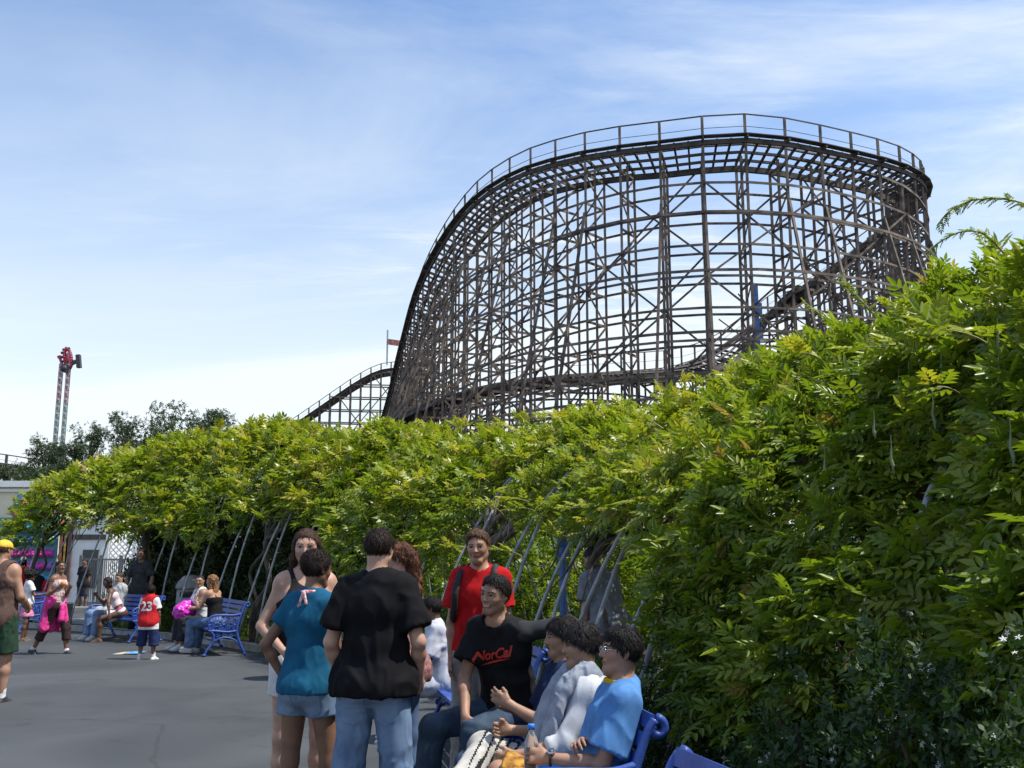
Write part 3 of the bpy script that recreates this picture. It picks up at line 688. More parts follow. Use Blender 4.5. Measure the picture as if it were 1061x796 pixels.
# ============================================================ shrubs
def shrub(label, c, rad, h, nleaf, lsize, matl, tm0, tint=.5, flowers=0, group=None, name='shrub', fsize=.02, elong=None):
    c = np.array(c, float); root = empty(name, (c[0], c[1], 0.05)); loc = np.array((c[0], c[1], .05))
    u = rng.normal(0, 1, (nleaf, 3)); u /= np.linalg.norm(u, axis=1)[:, None]; u[:, 2] = np.abs(u[:, 2]) * 1.0 - .12
    rr = (1 - rng.exponential(.12, nleaf)).clip(.25, 1)
    bump = 1 + .28 * vnoise(u * 2.3 + c[:1] * 3.1, 7) + .12 * vnoise(u * 6 + c[:1], 8)
    R = np.array([rad[0], rad[1], h]); P = u * R * (rr * bump)[:, None]
    if elong is not None: P = np.c_[P[:, 0] * elong[1] + P[:, 1] * elong[0], -P[:, 0] * elong[0] + P[:, 1] * elong[1], P[:, 2]]
    P[:, 2] = P[:, 2].clip(.02, None); P += loc
    uu = u.copy()
    if elong is not None: uu = np.c_[u[:, 0] * elong[1] + u[:, 1] * elong[0], -u[:, 0] * elong[0] + u[:, 1] * elong[1], u[:, 2]]
    f = uu + rng.normal(0, .6, (nleaf, 3)); up = uu * .6 + np.array((0, 0, .8)) + rng.normal(0, .4, (nleaf, 3))
    ti = (tint + rng.normal(0, .14, nleaf) + .2 * vnoise(P * 2.1, 3)).clip(0, 1)
    scatter('foliage', tm0, P, f, up, lsize * rng.uniform(.7, 1.25, nleaf), ti, matl, root, loc)
    m = MB()
    for k in range(7):
        a = rnd.uniform(0, 6.28); e = np.array((math.cos(a) * rad[0] * .5, math.sin(a) * rad[0] * .5, h * .75)); stem(m, (math.cos(a) * .05, math.sin(a) * .05, -.02), e, .018, .006, .1, 7, seed=k + nleaf % 13)
    m.build('stems', M_bark_dark, root)
    if flowers:
        FV = []; FF = []
        for k in range(5):
            a = 2 * math.pi * k / 5; n = len(FV); b1, b2 = a - .35, a + .35
            FV += [(0, 0, 0), (.5 * math.cos(b1), .5 * math.sin(b1), .1), (math.cos(a), math.sin(a), .0), (.5 * math.cos(b2), .5 * math.sin(b2), .1)]; FF.append((n, n + 1, n + 2, n + 3))
        ncl = max(1, flowers // 5); ui = rng.integers(0, nleaf, ncl); ui = ui[(rr[ui] > .8)]
        cp = np.repeat(P[ui] + uu[ui] * .03, 5, 0); nrm = np.repeat(uu[ui], 5, 0); cp = cp + rng.normal(0, fsize * 1.3, cp.shape); n = len(cp)
        nn = nrm + rng.normal(0, .5, cp.shape) + np.array((-.3, -.4, 0)); fw = np.cross(nn, rng.normal(0, 1, cp.shape))
        fl = scatter('blossoms', (np.array(FV, np.float32), np.array(FF, np.int32)), cp, fw, nn, fsize * rng.uniform(.7, 1.15, n), np.zeros(n), M_flower, root, loc)
    return tag(root, label, 'shrub', group)
LV = (np.array([(0, 0, 0), (.35, .22, .05), (1, 0, -.12), (.35, -.22, .05)], np.float32), np.array([(0, 1, 2, 3)], np.int32))
def sprig():
    V = []; F = []
    for k in range(7):
        a = k * 2.4; n = len(V); x0 = .25 * k; ca, sa = math.cos(a), math.sin(a)
        for (x, y, z) in ((0, 0, 0), (.35, .25, .06), (1, 0, -.05), (.35, -.25, .06)):
            V.append((x0 + x * .55, ca * x * .8 - sa * y, sa * x * .8 + ca * y * .9)); 
        F.append((n, n + 1, n + 2, n + 3))
    return np.array(V, np.float32) * .5, np.array(F, np.int32)
T_sprig = sprig()
jl = ['jasmine bush low at the very right corner of the photo', 'jasmine bush with white stars below the hanging wisteria at right', 'jasmine bush behind the near empty bench end', 'jasmine bush starred with white behind the blue shirted boy', 'jasmine bush behind the boy in the navy shirt', 'jasmine bush at the feet of the brown vine trunk']
for k, Y in enumerate((2.6, 3.5, 4.35, 5.2, 6.1, 7.0)):
    p, t_, n_ = base_at(s_of_Y(Y)); near = k < 3
    c = (p[0] + n_[0] * (.25 if near else .45)); hgt = (1.35, 1.25, 1.1, 1.0, 1.0, .95)[k]
    shrub(jl[k], c, (.62, .52), hgt, 2600 if near else 2000, .072, M_jas, T_sprig, .32, 460 if near else 330, 'jasmine bushes under the arbor', 'jasmine_bush', .0125)
for k, (x, y, r, h, n, lab, tint, fl) in enumerate((
    (-3.55, 17.25, .75, 1.35, 2600, 'bright green bush with white blossom by the kerb right of the women bench', .7, 260),
    (-2.65, 16.0, .7, 1.15, 2300, 'bright green bush by the kerb behind the woman in the black tank top', .65, 200),
    (-1.5, 14.3, .7, 1.0, 2000, 'green bush in the bed left of the pale forked trunk', .55, 120),
    (-.4, 12.2, .65, .95, 1900, 'green bush behind the curly haired woman', .5, 150),
    (.3, 10.2, .55, .8, 1600, 'low green bush behind the boy in red', .5, 150),
    (.62, 8.6, .5, .75, 1500, 'low green bush behind the smiling boy', .5, 120),
    (-5.6, 20.2, .5, .75, 900, 'low bush behind the two seated women', .5, 0),
    (-9.6, 24.0, .55, .8, 900, 'small leafy bush behind the far benches', .6, 0),
    (-8.3, 22.6, .6, .7, 900, 'low bush behind the bench of the girl in the white skirt', .55, 0))):
    shrub(lab, (x + .25, y + .1), (r, r), h, n, .10 if y > 9 else .08, M_shrub, T_sprig, tint, fl, None, 'shrub', .03)
# hedge of shrubs beyond the tunnel; nearer ones in darker leaf colour standing in for shade
hl2 = ['first', 'second', 'third', 'fourth', 'fifth', 'sixth', 'seventh']
hl = ['nearest', 'second', 'third', 'fourth', 'fifth', 'sixth', 'seventh', 'eighth', 'ninth', 'tenth']
for k, Y in enumerate((5.2, 7.0, 8.8, 10.6, 12.5, 14.3, 16.2, 18.2, 20.2)):
    p, t_, n_ = base_at(s_of_Y(Y)); o = 6.2 + (k % 3) * .5; c = p[0] + n_[0] * o
    shrub('leafy shrub beyond the arbor tunnel, %s of the row counting from the right' % hl[k], c, (1.55, 1.35), (1.9, 1.7, 2.3, 1.6, 2.2, 2.4, 2.2, 2.5, 2.6)[k], 2300, .19, M_tree if k < 6 else M_shrub, T_sprig, .28 + .10 * (k % 3), 0, 'shrubs beyond the arbor')
for k, (px, Y, w_, h_) in enumerate(((172, 28, 1.0, 2.9), (196, 28, 1.5, 3.5), (222, 27, 1.6, 3.6), (250, 26.5, 1.6, 3.7), (280, 25.5, 1.7, 3.8), (312, 24.5, 1.7, 3.6), (345, 23, 1.6, 3.5))):
    shrub('tall dark evergreen hedge bush beyond the far arbor, %s counting from the left' % hl2[k], (W(px, 580, Y)[0], Y), (w_, 1.2), h_, 2600, .24, M_tree, T_sprig, .28, 0, 'hedge bushes beyond the far arbor')
# log rail seen through the arbor
p0 = W(676, 651, 10.0); p1 = W(805, 662, 8.6); M_log = mat('weathered_log', (.38, .29, .19), .85, .35, 5, .5, 30)
root = empty('log_rail', (p0[0], 10.0, 0)); b = np.array(root.location); P0 = np.array((p0[0], 10.0, .98)) - b; P1 = np.array((p1[0] + .4, 8.6, .90)) - b
m = MB(); m.tube([P0, (P0 + P1) / 2, P1], [.085, .08, .075], 12); m.build('upper_log', M_log, root, True)
m = MB(); m.tube([P0 - (0, 0, .19), (P0 + P1) / 2 - (0, 0, .2), P1 - (0, 0, .21)], [.075, .07, .08], 12); m.build('lower_log', M_log, root, True)
for f in (.12, .5, .88):
    m = MB(); q = P0 * (1 - f) + P1 * f; m.tube([(q[0] + .05, q[1] + .09, -.98 + .98), (q[0] + .05, q[1] + .09, q[2] + .1)], .06, 10); m.build('log_post', M_log, root, True)
tag(root, 'horizontal log rail seen in light through the gap under the vines', 'rail')
p0 = W(622, 575, 12); m = MB(); m.tube([(0, 0, 0), (0, 0, p0[2] + .12)], .045, 10); m.ball((0, 0, p0[2] + .14), .07, 7); m.box((0, 0, p0[2]), (.16, .16, .05)); o = m.build('post', M_bluep, loc=(0, 0, 0)); o.location = (W(583, 575, 12)[0], 12, 0); tag(o, 'thin bright blue post beyond the arbor behind the boy in red', 'post')

# ============================================================ background trees
def tree(label, x, y, h, w, kind, seed):
    r = rng; root = empty('tree', (x, y, 0)); m = MB(); rd = random.Random(seed)
    m.tube([(0, 0, 0), (.1, 0, h * .4), (0, .1, h * .75), (.05, 0, h * .95)], [h * .025, h * .018, h * .010, h * .003], 8)
    cl = []
    nb = 26 if kind == 'open' else 34
    for k in range(nb):
        f = rd.uniform(.28, .97); a = rd.uniform(0, 6.28)
        R = w * .5 * (math.sin(math.pi * min(1, (f - .15) / .85)) ** .6 if kind != 'open' else (1.15 - f) * 1.3) * rd.uniform(.5, 1)
        e = np.array((math.cos(a) * R, math.sin(a) * R, h * (f + .05))); s0_ = np.array((0, 0, h * (f - .12)))
        m.tube([s0_, (s0_ + e) / 2 + (0, 0, -.1), e], [h * .006, h * .004, h * .0015], 5)
        cl.append((e, rd.uniform(.5, 1.1) * w * (.12 if kind == 'open' else .19)))
        if kind == 'open': cl.append(((s0_ + e * 2) / 3, w * .08))
    m.build('trunk', M_bark_dark, root)
    P = []; 
    for c, rr in cl:
        n = int(46 if kind == 'open' else 150); q = r.normal(0, 1, (n, 3)); q /= np.linalg.norm(q, axis=1)[:, None]; P.append(c + q * (rr * r.random(n) ** .4)[:, None] * np.array((1, 1, .8)))
    P = np.concatenate(P); n = len(P); f = r.normal(0, 1, (n, 3)); up = r.normal(0, 1, (n, 3)) + np.array((0, 0, 1))
    ti = ((.5 if kind == 'open' else .38) + .2 * fbm(P * .5, seed) + r.normal(0, .12, n)).clip(0, 1); loc = np.array((x, y, 0.))
    scatter('crown', T_sprig, P + loc, f, up, np.full(n, w * (.042 if kind == 'open' else .05)), ti, M_tree, root, loc)
    return tag(root, label, 'tree', 'trees behind the arbor')
for i, (px, py, Y, w, kind, lab) in enumerate(((48, 456, 62, 6, 'open', 'dark slender tree left of the ride tower masts'), (95, 440, 66, 5.5, 'open', 'feathery tree just right of the ride tower masts'), (132, 434, 70, 7, 'open', 'sparse feathery tree between the tower and the round crowned tree'),
        (178, 424, 60, 7, 'open', 'tallest feathery grey green tree above the arbor left half'), (208, 432, 62, 5, 'full', 'dense round green tree above the arbor'), (234, 437, 64, 5, 'full', 'low dense green tree right of the round one'), (10, 480, 58, 5, 'full', 'low tree behind the cream building at the left edge'), (68, 470, 58, 5, 'full', 'dark bushy tree at the foot of the ride tower'), (150, 466, 60, 6, 'full', 'dark green tree mass low above the far vines'))):
    p = W(px, py, Y); tree(lab, p[0], Y, p[2], w, kind, i + 3)
# ============================================================ benches (cast iron ends, slatted)
M_blue = mat('blue_bench_paint', (.030, .088, .36), .5, .3, 5, .25, 40, coat=.05, col2=(.018, .05, .24))
def scroll(cx, cy, r0, r1, a0, a1, n=16):
    return [(cx + (r0 + (r1 - r0) * i / n) * math.cos(a0 + (a1 - a0) * i / n), cy + (r0 + (r1 - r0) * i / n) * math.sin(a0 + (a1 - a0) * i / n)) for i in range(n + 1)]
def make_bench():
    """origin: ground under the middle of the back line; x along the bench, front towards -y"""
    Lh = .91; root = empty('bench', (0, 0, 0))
    for sx_ in (-1, 1):
        x = sx_ * Lh; m = MB()
        def T(pts, r, n=7): m.tube([(x, a, b) for a, b in pts], r, n)
        cc = lambda P, n=6: [tuple(q) for q in catmull(P, n)]
        # back leg sweeping up into the back upright with a rolled top
        T(cc([(.10, .02), (.055, .10), (-.02, .27), (-.05, .42), (-.005, .62), (.06, .80), (.10, .86)]), .021)
        T(scroll(.105, .825, .045, .012, math.pi / 2, -math.pi * 1.3), .019)
        # front leg
        T(cc([(-.56, .02), (-.53, .09), (-.44, .22), (-.43, .34), (-.50, .42)]), .021)
        for y in (.10, -.57): m.ball((x, y, .022), .034, 6, (1, 1.2, .65))
        # seat rail, lower arch between legs
        T(cc([(-.52, .415), (-.40, .405), (-.2, .385), (-.04, .40)]), .02)
        T(cc([(-.50, .12), (-.42, .24), (-.25, .30), (-.08, .25), (.03, .13)]), .014)
        # arm rest with scrolled front
        T(cc([(.02, .68), (-.10, .655), (-.28, .66), (-.44, .655), (-.52, .60), (-.53, .53)]), .02)
        T(scroll(-.49, .545, .05, .012, math.pi, math.pi * 2.9), .015)
        T(cc([(-.53, .53), (-.50, .46), (-.47, .42)]), .018)
        # pierced scrollwork panels
        for (a, b, r) in ((-.38, .53, .055), (-.26, .55, .05), (-.15, .53, .055), (-.32, .46, .035), (-.205, .465, .035), (-.09, .46, .04), (-.44, .48, .03), (-.36, .34, .035), (-.25, .345, .035), (-.14, .335, .035), (-.05, .33, .03), (-.44, .28, .022)):
            T([(a + r * math.cos(q * math.pi / 5), b + r * math.sin(q * math.pi / 5)) for q in range(11)], .0085, 5)
            m.ball((x, a, b), .014, 5)
        for k in range(5):
            a = -.46 + k * .095; T([(a, .42), (a + .06, .64)], .0075, 5); T([(a + .06, .42), (a, .64)], .0075, 5)
        m.build('end_frame', M_blue, root, True)
    m = MB()
    for k in range(6):
        y = -.07 - k * .082; z = .418 + (.012 if k in (0, 5) else .0) - .012 * math.sin(k / 5 * math.pi); m.box((0, y, z), (2 * Lh - .02, .062, .026))
    m.build('seat_slats', M_blue, root)
    m = MB()
    for k, (y, z) in enumerate(((-.035, .52), (-.008, .605), (.022, .69), (.052, .775), (.085, .85))):
        m.bar((-Lh + .01, y, z), (Lh - .01, y, z), .024, .062, (0, .33, 1))
    m.build('back_slats', M_blue, root)
    m = MB(); m.bar((-Lh, -.3, .20), (Lh, -.3, .20), .02, .02); m.bar((0, -.5, .39), (0, -.03, .395), .04, .03); m.build('tie_rod', M_blue, root)
    return root
bench0 = make_bench(); BG = 'blue slatted benches along the arbor'
bench_spots = [((.375, 5.31), -81.4, 'blue cast iron bench carrying the row of seated boys'), ((.74, 2.77), -74.3, 'blue bench end poking into the bottom right corner, empty'), ((-.05, 8.6), -78, 'blue slatted bench behind the standing friends with a person in white at its far end'),
    ((-5.0, 18.0), -61.9, 'blue bench with the two women and the magenta bag'), ((-7.7, 20.8), -41, 'blue bench behind the girl in the white skirt'), ((-11.2, 23.1), -31, 'blue bench farthest left, mostly hidden by the man in the brown tank top')]
BEN = []
for i, (c, a, lab) in enumerate(bench_spots):
    o = bench0 if i == 0 else copy_tree(bench0); o.location = (c[0], c[1], .004); o.rotation_euler = (0, 0, math.radians(a)); tag(o, lab, 'bench', BG); BEN.append((c, math.radians(a)))
def on_bench(i, along, fwd=.27):
    """ground point of a sitter; along -0.9..0.9, fwd metres in front of the back line; heading angle h with forward=(-sin h, cos h)"""
    (cx, cy), a = BEN[i]; x = math.cos(a) * along + math.sin(a) * fwd; y = math.sin(a) * along - math.cos(a) * fwd
    return cx + x, cy + y, math.degrees(math.atan2(-math.sin(a), -math.cos(a)))

# ============================================================ surface extraction for figures
def nrm(v): v = np.asarray(v, float); return v / (np.linalg.norm(v) + 1e-12)
class Cone:
    def __init__(s, a, b, ra, rb, k=.02, sq=None, f=1.0, cuts=()): s.a = np.array(a, float); s.b = np.array(b, float); s.ra = ra; s.rb = rb; s.k = k; s.sq = None if sq is None else nrm(sq); s.f = f; s.cuts = cuts
    def bb(s): r = max(s.ra, s.rb); return np.minimum(s.a, s.b) - r, np.maximum(s.a, s.b) + r
    def d(s, X, Y, Z):
        A = s.a; B = s.b; px, py, pz = X - A[0], Y - A[1], Z - A[2]; ba = B - A
        if s.sq is not None:
            w = s.sq; g = 1 / s.f - 1; q = (px * w[0] + py * w[1] + pz * w[2]) * g; px = px + q * w[0]; py = py + q * w[1]; pz = pz + q * w[2]; ba = ba + g * (ba @ w) * w
        L = ba @ ba + 1e-12; h = ((px * ba[0] + py * ba[1] + pz * ba[2]) / L).clip(0, 1)
        d = np.sqrt((px - ba[0] * h) ** 2 + (py - ba[1] * h) ** 2 + (pz - ba[2] * h) ** 2) - (s.ra + (s.rb - s.ra) * h)
        if s.f < 1: d = d * (s.f + (1 - s.f) * .4)
        for (p, n) in s.cuts: d = np.maximum(d, (X - p[0]) * n[0] + (Y - p[1]) * n[1] + (Z - p[2]) * n[2])
        return d
class Ell:
    def __init__(s, c, R, rad, k=.02, cuts=()): s.c = np.array(c, float); s.R = np.array(R, float); s.rad = np.array(rad, float); s.k = k; s.cuts = cuts
    def bb(s): r = max(s.rad); return s.c - r, s.c + r
    def d(s, X, Y, Z):
        x, y, z = X - s.c[0], Y - s.c[1], Z - s.c[2]; R = s.R
        q = [(x * R[0][i] + y * R[1][i] + z * R[2][i]) for i in range(3)]
        k0 = np.sqrt(sum((q[i] / s.rad[i]) ** 2 for i in range(3))); k1 = np.sqrt(sum((q[i] / s.rad[i] ** 2) ** 2 for i in range(3))) + 1e-9
        d = k0 * (k0 - 1) / k1
        for (p, n) in s.cuts: d = np.maximum(d, (X - p[0]) * n[0] + (Y - p[1]) * n[1] + (Z - p[2]) * n[2])
        return d
def inflate(p, e):
    import copy
    q = copy.copy(p)
    if isinstance(p, Cone): q.ra = p.ra + e; q.rb = p.rb + e
    else: q.rad = p.rad + e
    return q
def surf(prims, h, subs=(), cuts=(), fine=(), hf=None):
    """smooth union of prims on a grid with finer spacing inside the boxes `fine`; returns V, quads"""
    lo = np.min([p.bb()[0] for p in prims], 0) - 2.5 * h - .012; hi = np.max([p.bb()[1] for p in prims], 0) + 2.5 * h + .012
    ax = []
    for i in range(3):
        q = [lo[i]]; 
        while q[-1] < hi[i]:
            st = h
            for (a, b) in fine:
                if a[i] <= q[-1] <= b[i]: st = hf
            q.append(q[-1] + st)
        ax.append(np.array(q, np.float32))
    D = np.full([len(a) for a in ax], .5, np.float32)
    for p in prims:
        a, b = p.bb(); m = p.k + .035
        sl = [slice(max(0, np.searchsorted(ax[i], a[i] - m) - 1), np.searchsorted(ax[i], b[i] + m) + 1) for i in range(3)]
        X, Y, Z = ax[0][sl[0]][:, None, None], ax[1][sl[1]][None, :, None], ax[2][sl[2]][None, None, :]
        d = p.d(X, Y, Z).astype(np.float32); o = D[tuple(sl)]; k = p.k
        if k > 0:
            hh = np.maximum(k - np.abs(o - d), 0) / k; D[tuple(sl)] = np.minimum(o, d) - hh * hh * k * .25
        else: D[tuple(sl)] = np.minimum(o, d)
    for p in subs:
        a, b = p.bb(); m = .03
        sl = [slice(max(0, np.searchsorted(ax[i], a[i] - m) - 1), np.searchsorted(ax[i], b[i] + m) + 1) for i in range(3)]
        X, Y, Z = ax[0][sl[0]][:, None, None], ax[1][sl[1]][None, :, None], ax[2][sl[2]][None, None, :]
        D[tuple(sl)] = np.maximum(D[tuple(sl)], -p.d(X, Y, Z))
    if cuts:
        X, Y, Z = ax[0][:, None, None], ax[1][None, :, None], ax[2][None, None, :]
        for (p, n) in cuts: D = np.maximum(D, (X - p[0]) * n[0] + (Y - p[1]) * n[1] + (Z - p[2]) * n[2])
    D[0] = D[-1] = .5; D[:, 0] = D[:, -1] = .5; D[:, :, 0] = D[:, :, -1] = .5
    return nets(D, ax)
def nets(D, ax):
    S = D < 0; nx, ny, nz = D.shape
    c = np.zeros((nx - 1, ny - 1, nz - 1), np.int8)
    for a in (0, 1):
        for b in (0, 1):
            for e in (0, 1): c += S[a:nx - 1 + a, b:ny - 1 + b, e:nz - 1 + e]
    act = (c > 0) & (c < 8); I = np.argwhere(act); idx = np.full(c.shape, -1, np.int32); idx[act] = np.arange(len(I))
    sm = np.zeros((len(I), 3)); ct = np.zeros(len(I)); offs = [(a, b, e) for a in (0, 1) for b in (0, 1) for e in (0, 1)]
    vals = {o: D[I[:, 0] + o[0], I[:, 1] + o[1], I[:, 2] + o[2]] for o in offs}
    pos = {o: np.stack([ax[k][I[:, k] + o[k]] for k in range(3)], 1) for o in offs}
    for o in offs:
        for k in range(3):
            if o[k]: continue
            q = list(o); q[k] = 1; q = tuple(q); a, b = vals[o], vals[q]; m = (a < 0) != (b < 0)
            t = (a[m] / (a[m] - b[m]))[:, None]; sm[m] += pos[o][m] * (1 - t) + pos[q][m] * t; ct[m] += 1
    V = sm / ct[:, None]; F = []
    for k in range(3):
        s0 = [slice(0, -1) if i == k else slice(1, -1) for i in range(3)]; s1 = [slice(1, None) if i == k else slice(1, -1) for i in range(3)]
        A, B = S[tuple(s0)], S[tuple(s1)]; E = np.argwhere(A != B); ins = A[E[:, 0], E[:, 1], E[:, 2]]
        E = E + np.array([0 if i == k else 1 for i in range(3)]); u, v = [(1, 2), (2, 0), (0, 1)][k]
        def g(du, dv):
            q = E.copy(); q[:, u] -= du; q[:, v] -= dv; return idx[q[:, 0], q[:, 1], q[:, 2]]
        Q = np.stack([g(1, 1), g(0, 1), g(0, 0), g(1, 0)], 1); Q[~ins] = Q[~ins][:, ::-1]; F.append(Q)
    return V, np.concatenate(F)
def vnormals(V, F):
    n = np.cross(V[F[:, 2]] - V[F[:, 0]], V[F[:, 3]] - V[F[:, 1]]); N = np.zeros_like(V)
    for k in range(4): np.add.at(N, F[:, k], n)
    return N / (np.linalg.norm(N, axis=1)[:, None] + 1e-12)
def folds(V, F, amp, sc=9., seed=0, vert=.55):
    """cloth creases as real relief"""
    N = vnormals(V, F); q = V * np.array((sc, sc, sc * vert)); w = np.stack([vnoise(q * .6 + 7, seed), vnoise(q * .6 + 31, seed + 1), vnoise(q * .6 + 63, seed + 2)], 1)
    r = 1 - np.abs(vnoise(q + w * 1.2, seed + 3)) * 2.2; r2 = 1 - np.abs(vnoise(q * 2.3 + w * 1.6, seed + 5)) * 2.4
    return V + N * (amp * (np.maximum(r, -.6) * .85 + .5 * np.maximum(r2, -.5)))[:, None]

SKINS = {'light': (.46, .27, .195), 'tan': (.37, .205, .135), 'olive': (.33, .19, .12), 'brown': (.20, .105, .065), 'deep': (.13, .065, .04)}
_mc = {}
def M(kind, col, **k):
    key = (kind, col, tuple(sorted(k.items())))
    if key not in _mc: _mc[key] = mat('%s_%d' % (kind, len(_mc)), col, **k)
    return _mc[key]
def cloth(col, **k): kk = dict(rough=.88, var=.12, scale=14, bump=.16, bscale=300, spec=.15); kk.update(k); return M('cloth', col, **kk)
def denim(col=(.10, .17, .30), d=(.06, .10, .19)): return M('denim', col, rough=.85, scale=9, bump=.35, bscale=320, col2=d, spec=.2)
def hairm(col): return M('hair', col, rough=.6, var=.35, scale=40, bump=.5, bscale=160, spec=.22, stretch=(1, 1, .25))
def skinm(s): return M('skin', SKINS[s], rough=.52, var=.13, scale=11, bump=.14, bscale=180, sss=.12, spec=.4)
M_lip = {s: mat('lip_' + s, (c[0] * .85, c[1] * .55, c[2] * .55), .4, .05) for s, c in SKINS.items()}
M_eyew = mat('eye_white', (.42, .39, .37), .25, .02); M_iris = mat('iris_dark', (.03, .018, .01), .15, .02); M_teeth = mat('teeth', (.5, .47, .43), .3, .02)

def limbdir(yawv, f, r, u): return nrm(f * yawv[1] + r * yawv[0] + u * np.array((0, 0, 1.)))
class Fig:
    """figure description in its own frame: x right, y forward, z up; turned by heading h about z, set at (X, Y, z0)"""
    def __init__(s, X, Y, h, H=1.72, hipz=None, lean=(0, 0, 1), chest=(0, 0), arms=None, legs=None, head=(0, 0, 0), build=1.0, female=False, skin='light', z0=0.0, child=False, res=.009, hres=None, smile=False, look=None, twist=0):
        s.h = math.radians(h); s.X = X; s.Y = Y; s.z0 = z0; s.H = H; s.female = female; s.skin = skin; s.res = res; s.hres = hres or res; s.smile = smile; s.build = build
        k = H / 1.75; s.k = k; s.kw = k * build; s.kb = max(s.kw, k * (.35 + .65 * build)); B = s.kw
        s.hh = .214 * k * (1.12 if child else 1) * (1.1 if H < 1.2 else 1)      # head height
        z = hipz if hipz is not None else .52 * H
        s.pel = np.array((0, 0, z)); lv = nrm(lean); tor = .285 * H
        tw = math.radians(twist); s.cr = np.array((math.cos(tw), math.sin(tw), 0)); s.cr = nrm(s.cr - lv * (s.cr @ lv)); s.cf = np.cross(lv, s.cr); s.lv = lv
        s.wst = s.pel + lv * tor * .38; s.chs = s.pel + lv * tor * .78; s.nek = s.pel + lv * tor * 1.08
        sw = (.149 if not female else .137) * k * (.5 + .5 * build); s.sw = sw
        s.shL = s.nek - s.cr * sw - lv * .045 * k; s.shR = s.nek + s.cr * sw - lv * .045 * k
        ua, fa = .168 * H, .145 * H; th, sh = .245 * H, .245 * H
        arms = arms or dict(L=((-.15, 0, -1), (0, .12, -1)), R=((.15, 0, -1), (0, .12, -1)))
        s.el = {}; s.wr = {}; s.ad = {}
        for q, S in (('L', s.shL), ('R', s.shR)):
            a, b = arms[q][0], arms[q][1]; s.el[q] = S + nrm(a) * ua; s.wr[q] = s.el[q] + nrm(b) * fa; s.ad[q] = arms[q]
        hw = .088 * k * (1.08 if female else 1); legs = legs or dict(L=((-.04, .02, -1), (-.0, -.03, -1), 0), R=((.04, .02, -1), (0, -.03, -1), 0))
        s.hp = {'L': s.pel + np.array((-hw, 0, -.01)), 'R': s.pel + np.array((hw, 0, -.01))}; s.kn = {}; s.an = {}; s.fd = {}
        for q in 'LR':
            s.kn[q] = s.hp[q] + nrm(legs[q][0]) * th; s.an[q] = s.kn[q] + nrm(legs[q][1]) * sh; a = math.radians(legs[q][2]) if len(legs[q]) > 2 else 0
            pitch = legs[q][3] if len(legs[q]) > 3 else 0
            s.fd[q] = nrm((math.sin(a), math.cos(a), pitch))
        # head frame
        yw, pt, rl = [math.radians(a) for a in head]
        f0 = s.cf; f0 = nrm((f0[0], f0[1], 0)); r0 = np.array((f0[1], -f0[0], 0)); u0 = np.array((0, 0, 1.))
        f1 = f0 * math.cos(yw) + r0 * math.sin(yw); r1 = r0 * math.cos(yw) - f0 * math.sin(yw)
        f2 = f1 * math.cos(pt) + u0 * math.sin(pt); u2 = u0 * math.cos(pt) - f1 * math.sin(pt)
        r2 = r1 * math.cos(rl) + u2 * math.sin(rl); u3 = u2 * math.cos(rl) - r1 * math.sin(rl)
        s.hf, s.hr, s.hu = f2, r2, u3
        s.hc = s.nek + nrm(lv + (0, 0, .7)) * .085 * k + s.hu * s.hh * .42 + s.hf * .022 * k
        s.Hm = np.stack([s.hr, s.hf, s.hu], 1)     # columns
    def w(s, V):
        c, n = math.cos(s.h), math.sin(s.h); V = np.asarray(V, float)
        return np.stack([V[..., 0] * c - V[..., 1] * n, V[..., 0] * n + V[..., 1] * c, V[..., 2]], -1)
    def hp_(s, r, f, u):      # head point, units of head height
        e = s.hh; return s.hc + s.hr * r * e + s.hf * f * e + s.hu * u * e
    def torso(s):
        k, B = s.k, s.kw; cf = s.cf; fem = s.female; P = []
        hx = .088 * k; pr = (.108 if fem else .1) * B
        P.append(Cone(s.pel + s.cr * hx * .75 + s.lv * .02, s.pel - s.cr * hx * .75 + s.lv * .02, pr, pr, .05, cf, .88))
        P.append(Cone(s.pel + s.lv * .05, s.wst, .125 * B, (.112 if fem else .128) * B, .06, cf, .76))
        P.append(Cone(s.wst, s.chs, (.112 if fem else .128) * B, .135 * B, .05, cf, .74))
        P.append(Cone(s.chs + s.cr * .075 * k, s.chs - s.cr * .075 * k, .105 * B, .105 * B, .05, cf, .95))
        P.append(Cone(s.shL + s.lv * .0 + s.cr * .03, s.shR - s.cr * .03, .062 * B, .062 * B, .05))
        P.append(Cone(s.nek + s.lv * .02 * k, s.shL + s.lv * .015, .045 * k, .035 * k, .05)); P.append(Cone(s.nek + s.lv * .02 * k, s.shR + s.lv * .015, .045 * k, .035 * k, .05))
        if fem:
            for q in (-1, 1): P.append(Ell(s.chs + s.cr * q * .068 * k + cf * .085 * B - s.lv * .0, np.eye(3), (.058 * B,) * 3, .04))
        P.append(Ell(s.pel + s.cr * .05 * k - cf * .06 * k - s.lv * .02, np.eye(3), (.082 * B,) * 3, .05)); P.append(Ell(s.pel - s.cr * .05 * k - cf * .06 * k - s.lv * .02, np.eye(3), (.082 * B,) * 3, .05))
        return P
    def arm(s, q, up=True, fo=True):
        k = s.k * (.6 + .4 * s.build); S = s.shL if q == 'L' else s.shR; P = []; f = .85 if s.female else 1
        if up: P += [Cone(S, s.el[q], .050 * k * f, .038 * k * f, .035)]
        if up: P += [Ell(S + nrm(s.el[q] - S) * .02, np.eye(3), (.055 * k * f,) * 3, .035)]
        if fo:
            m = s.el[q] * .7 + s.wr[q] * .3; P += [Cone(s.el[q], m, .037 * k * f, .039 * k * f, .02), Cone(m, s.wr[q], .039 * k * f, .025 * k * f, .02)]
        return P
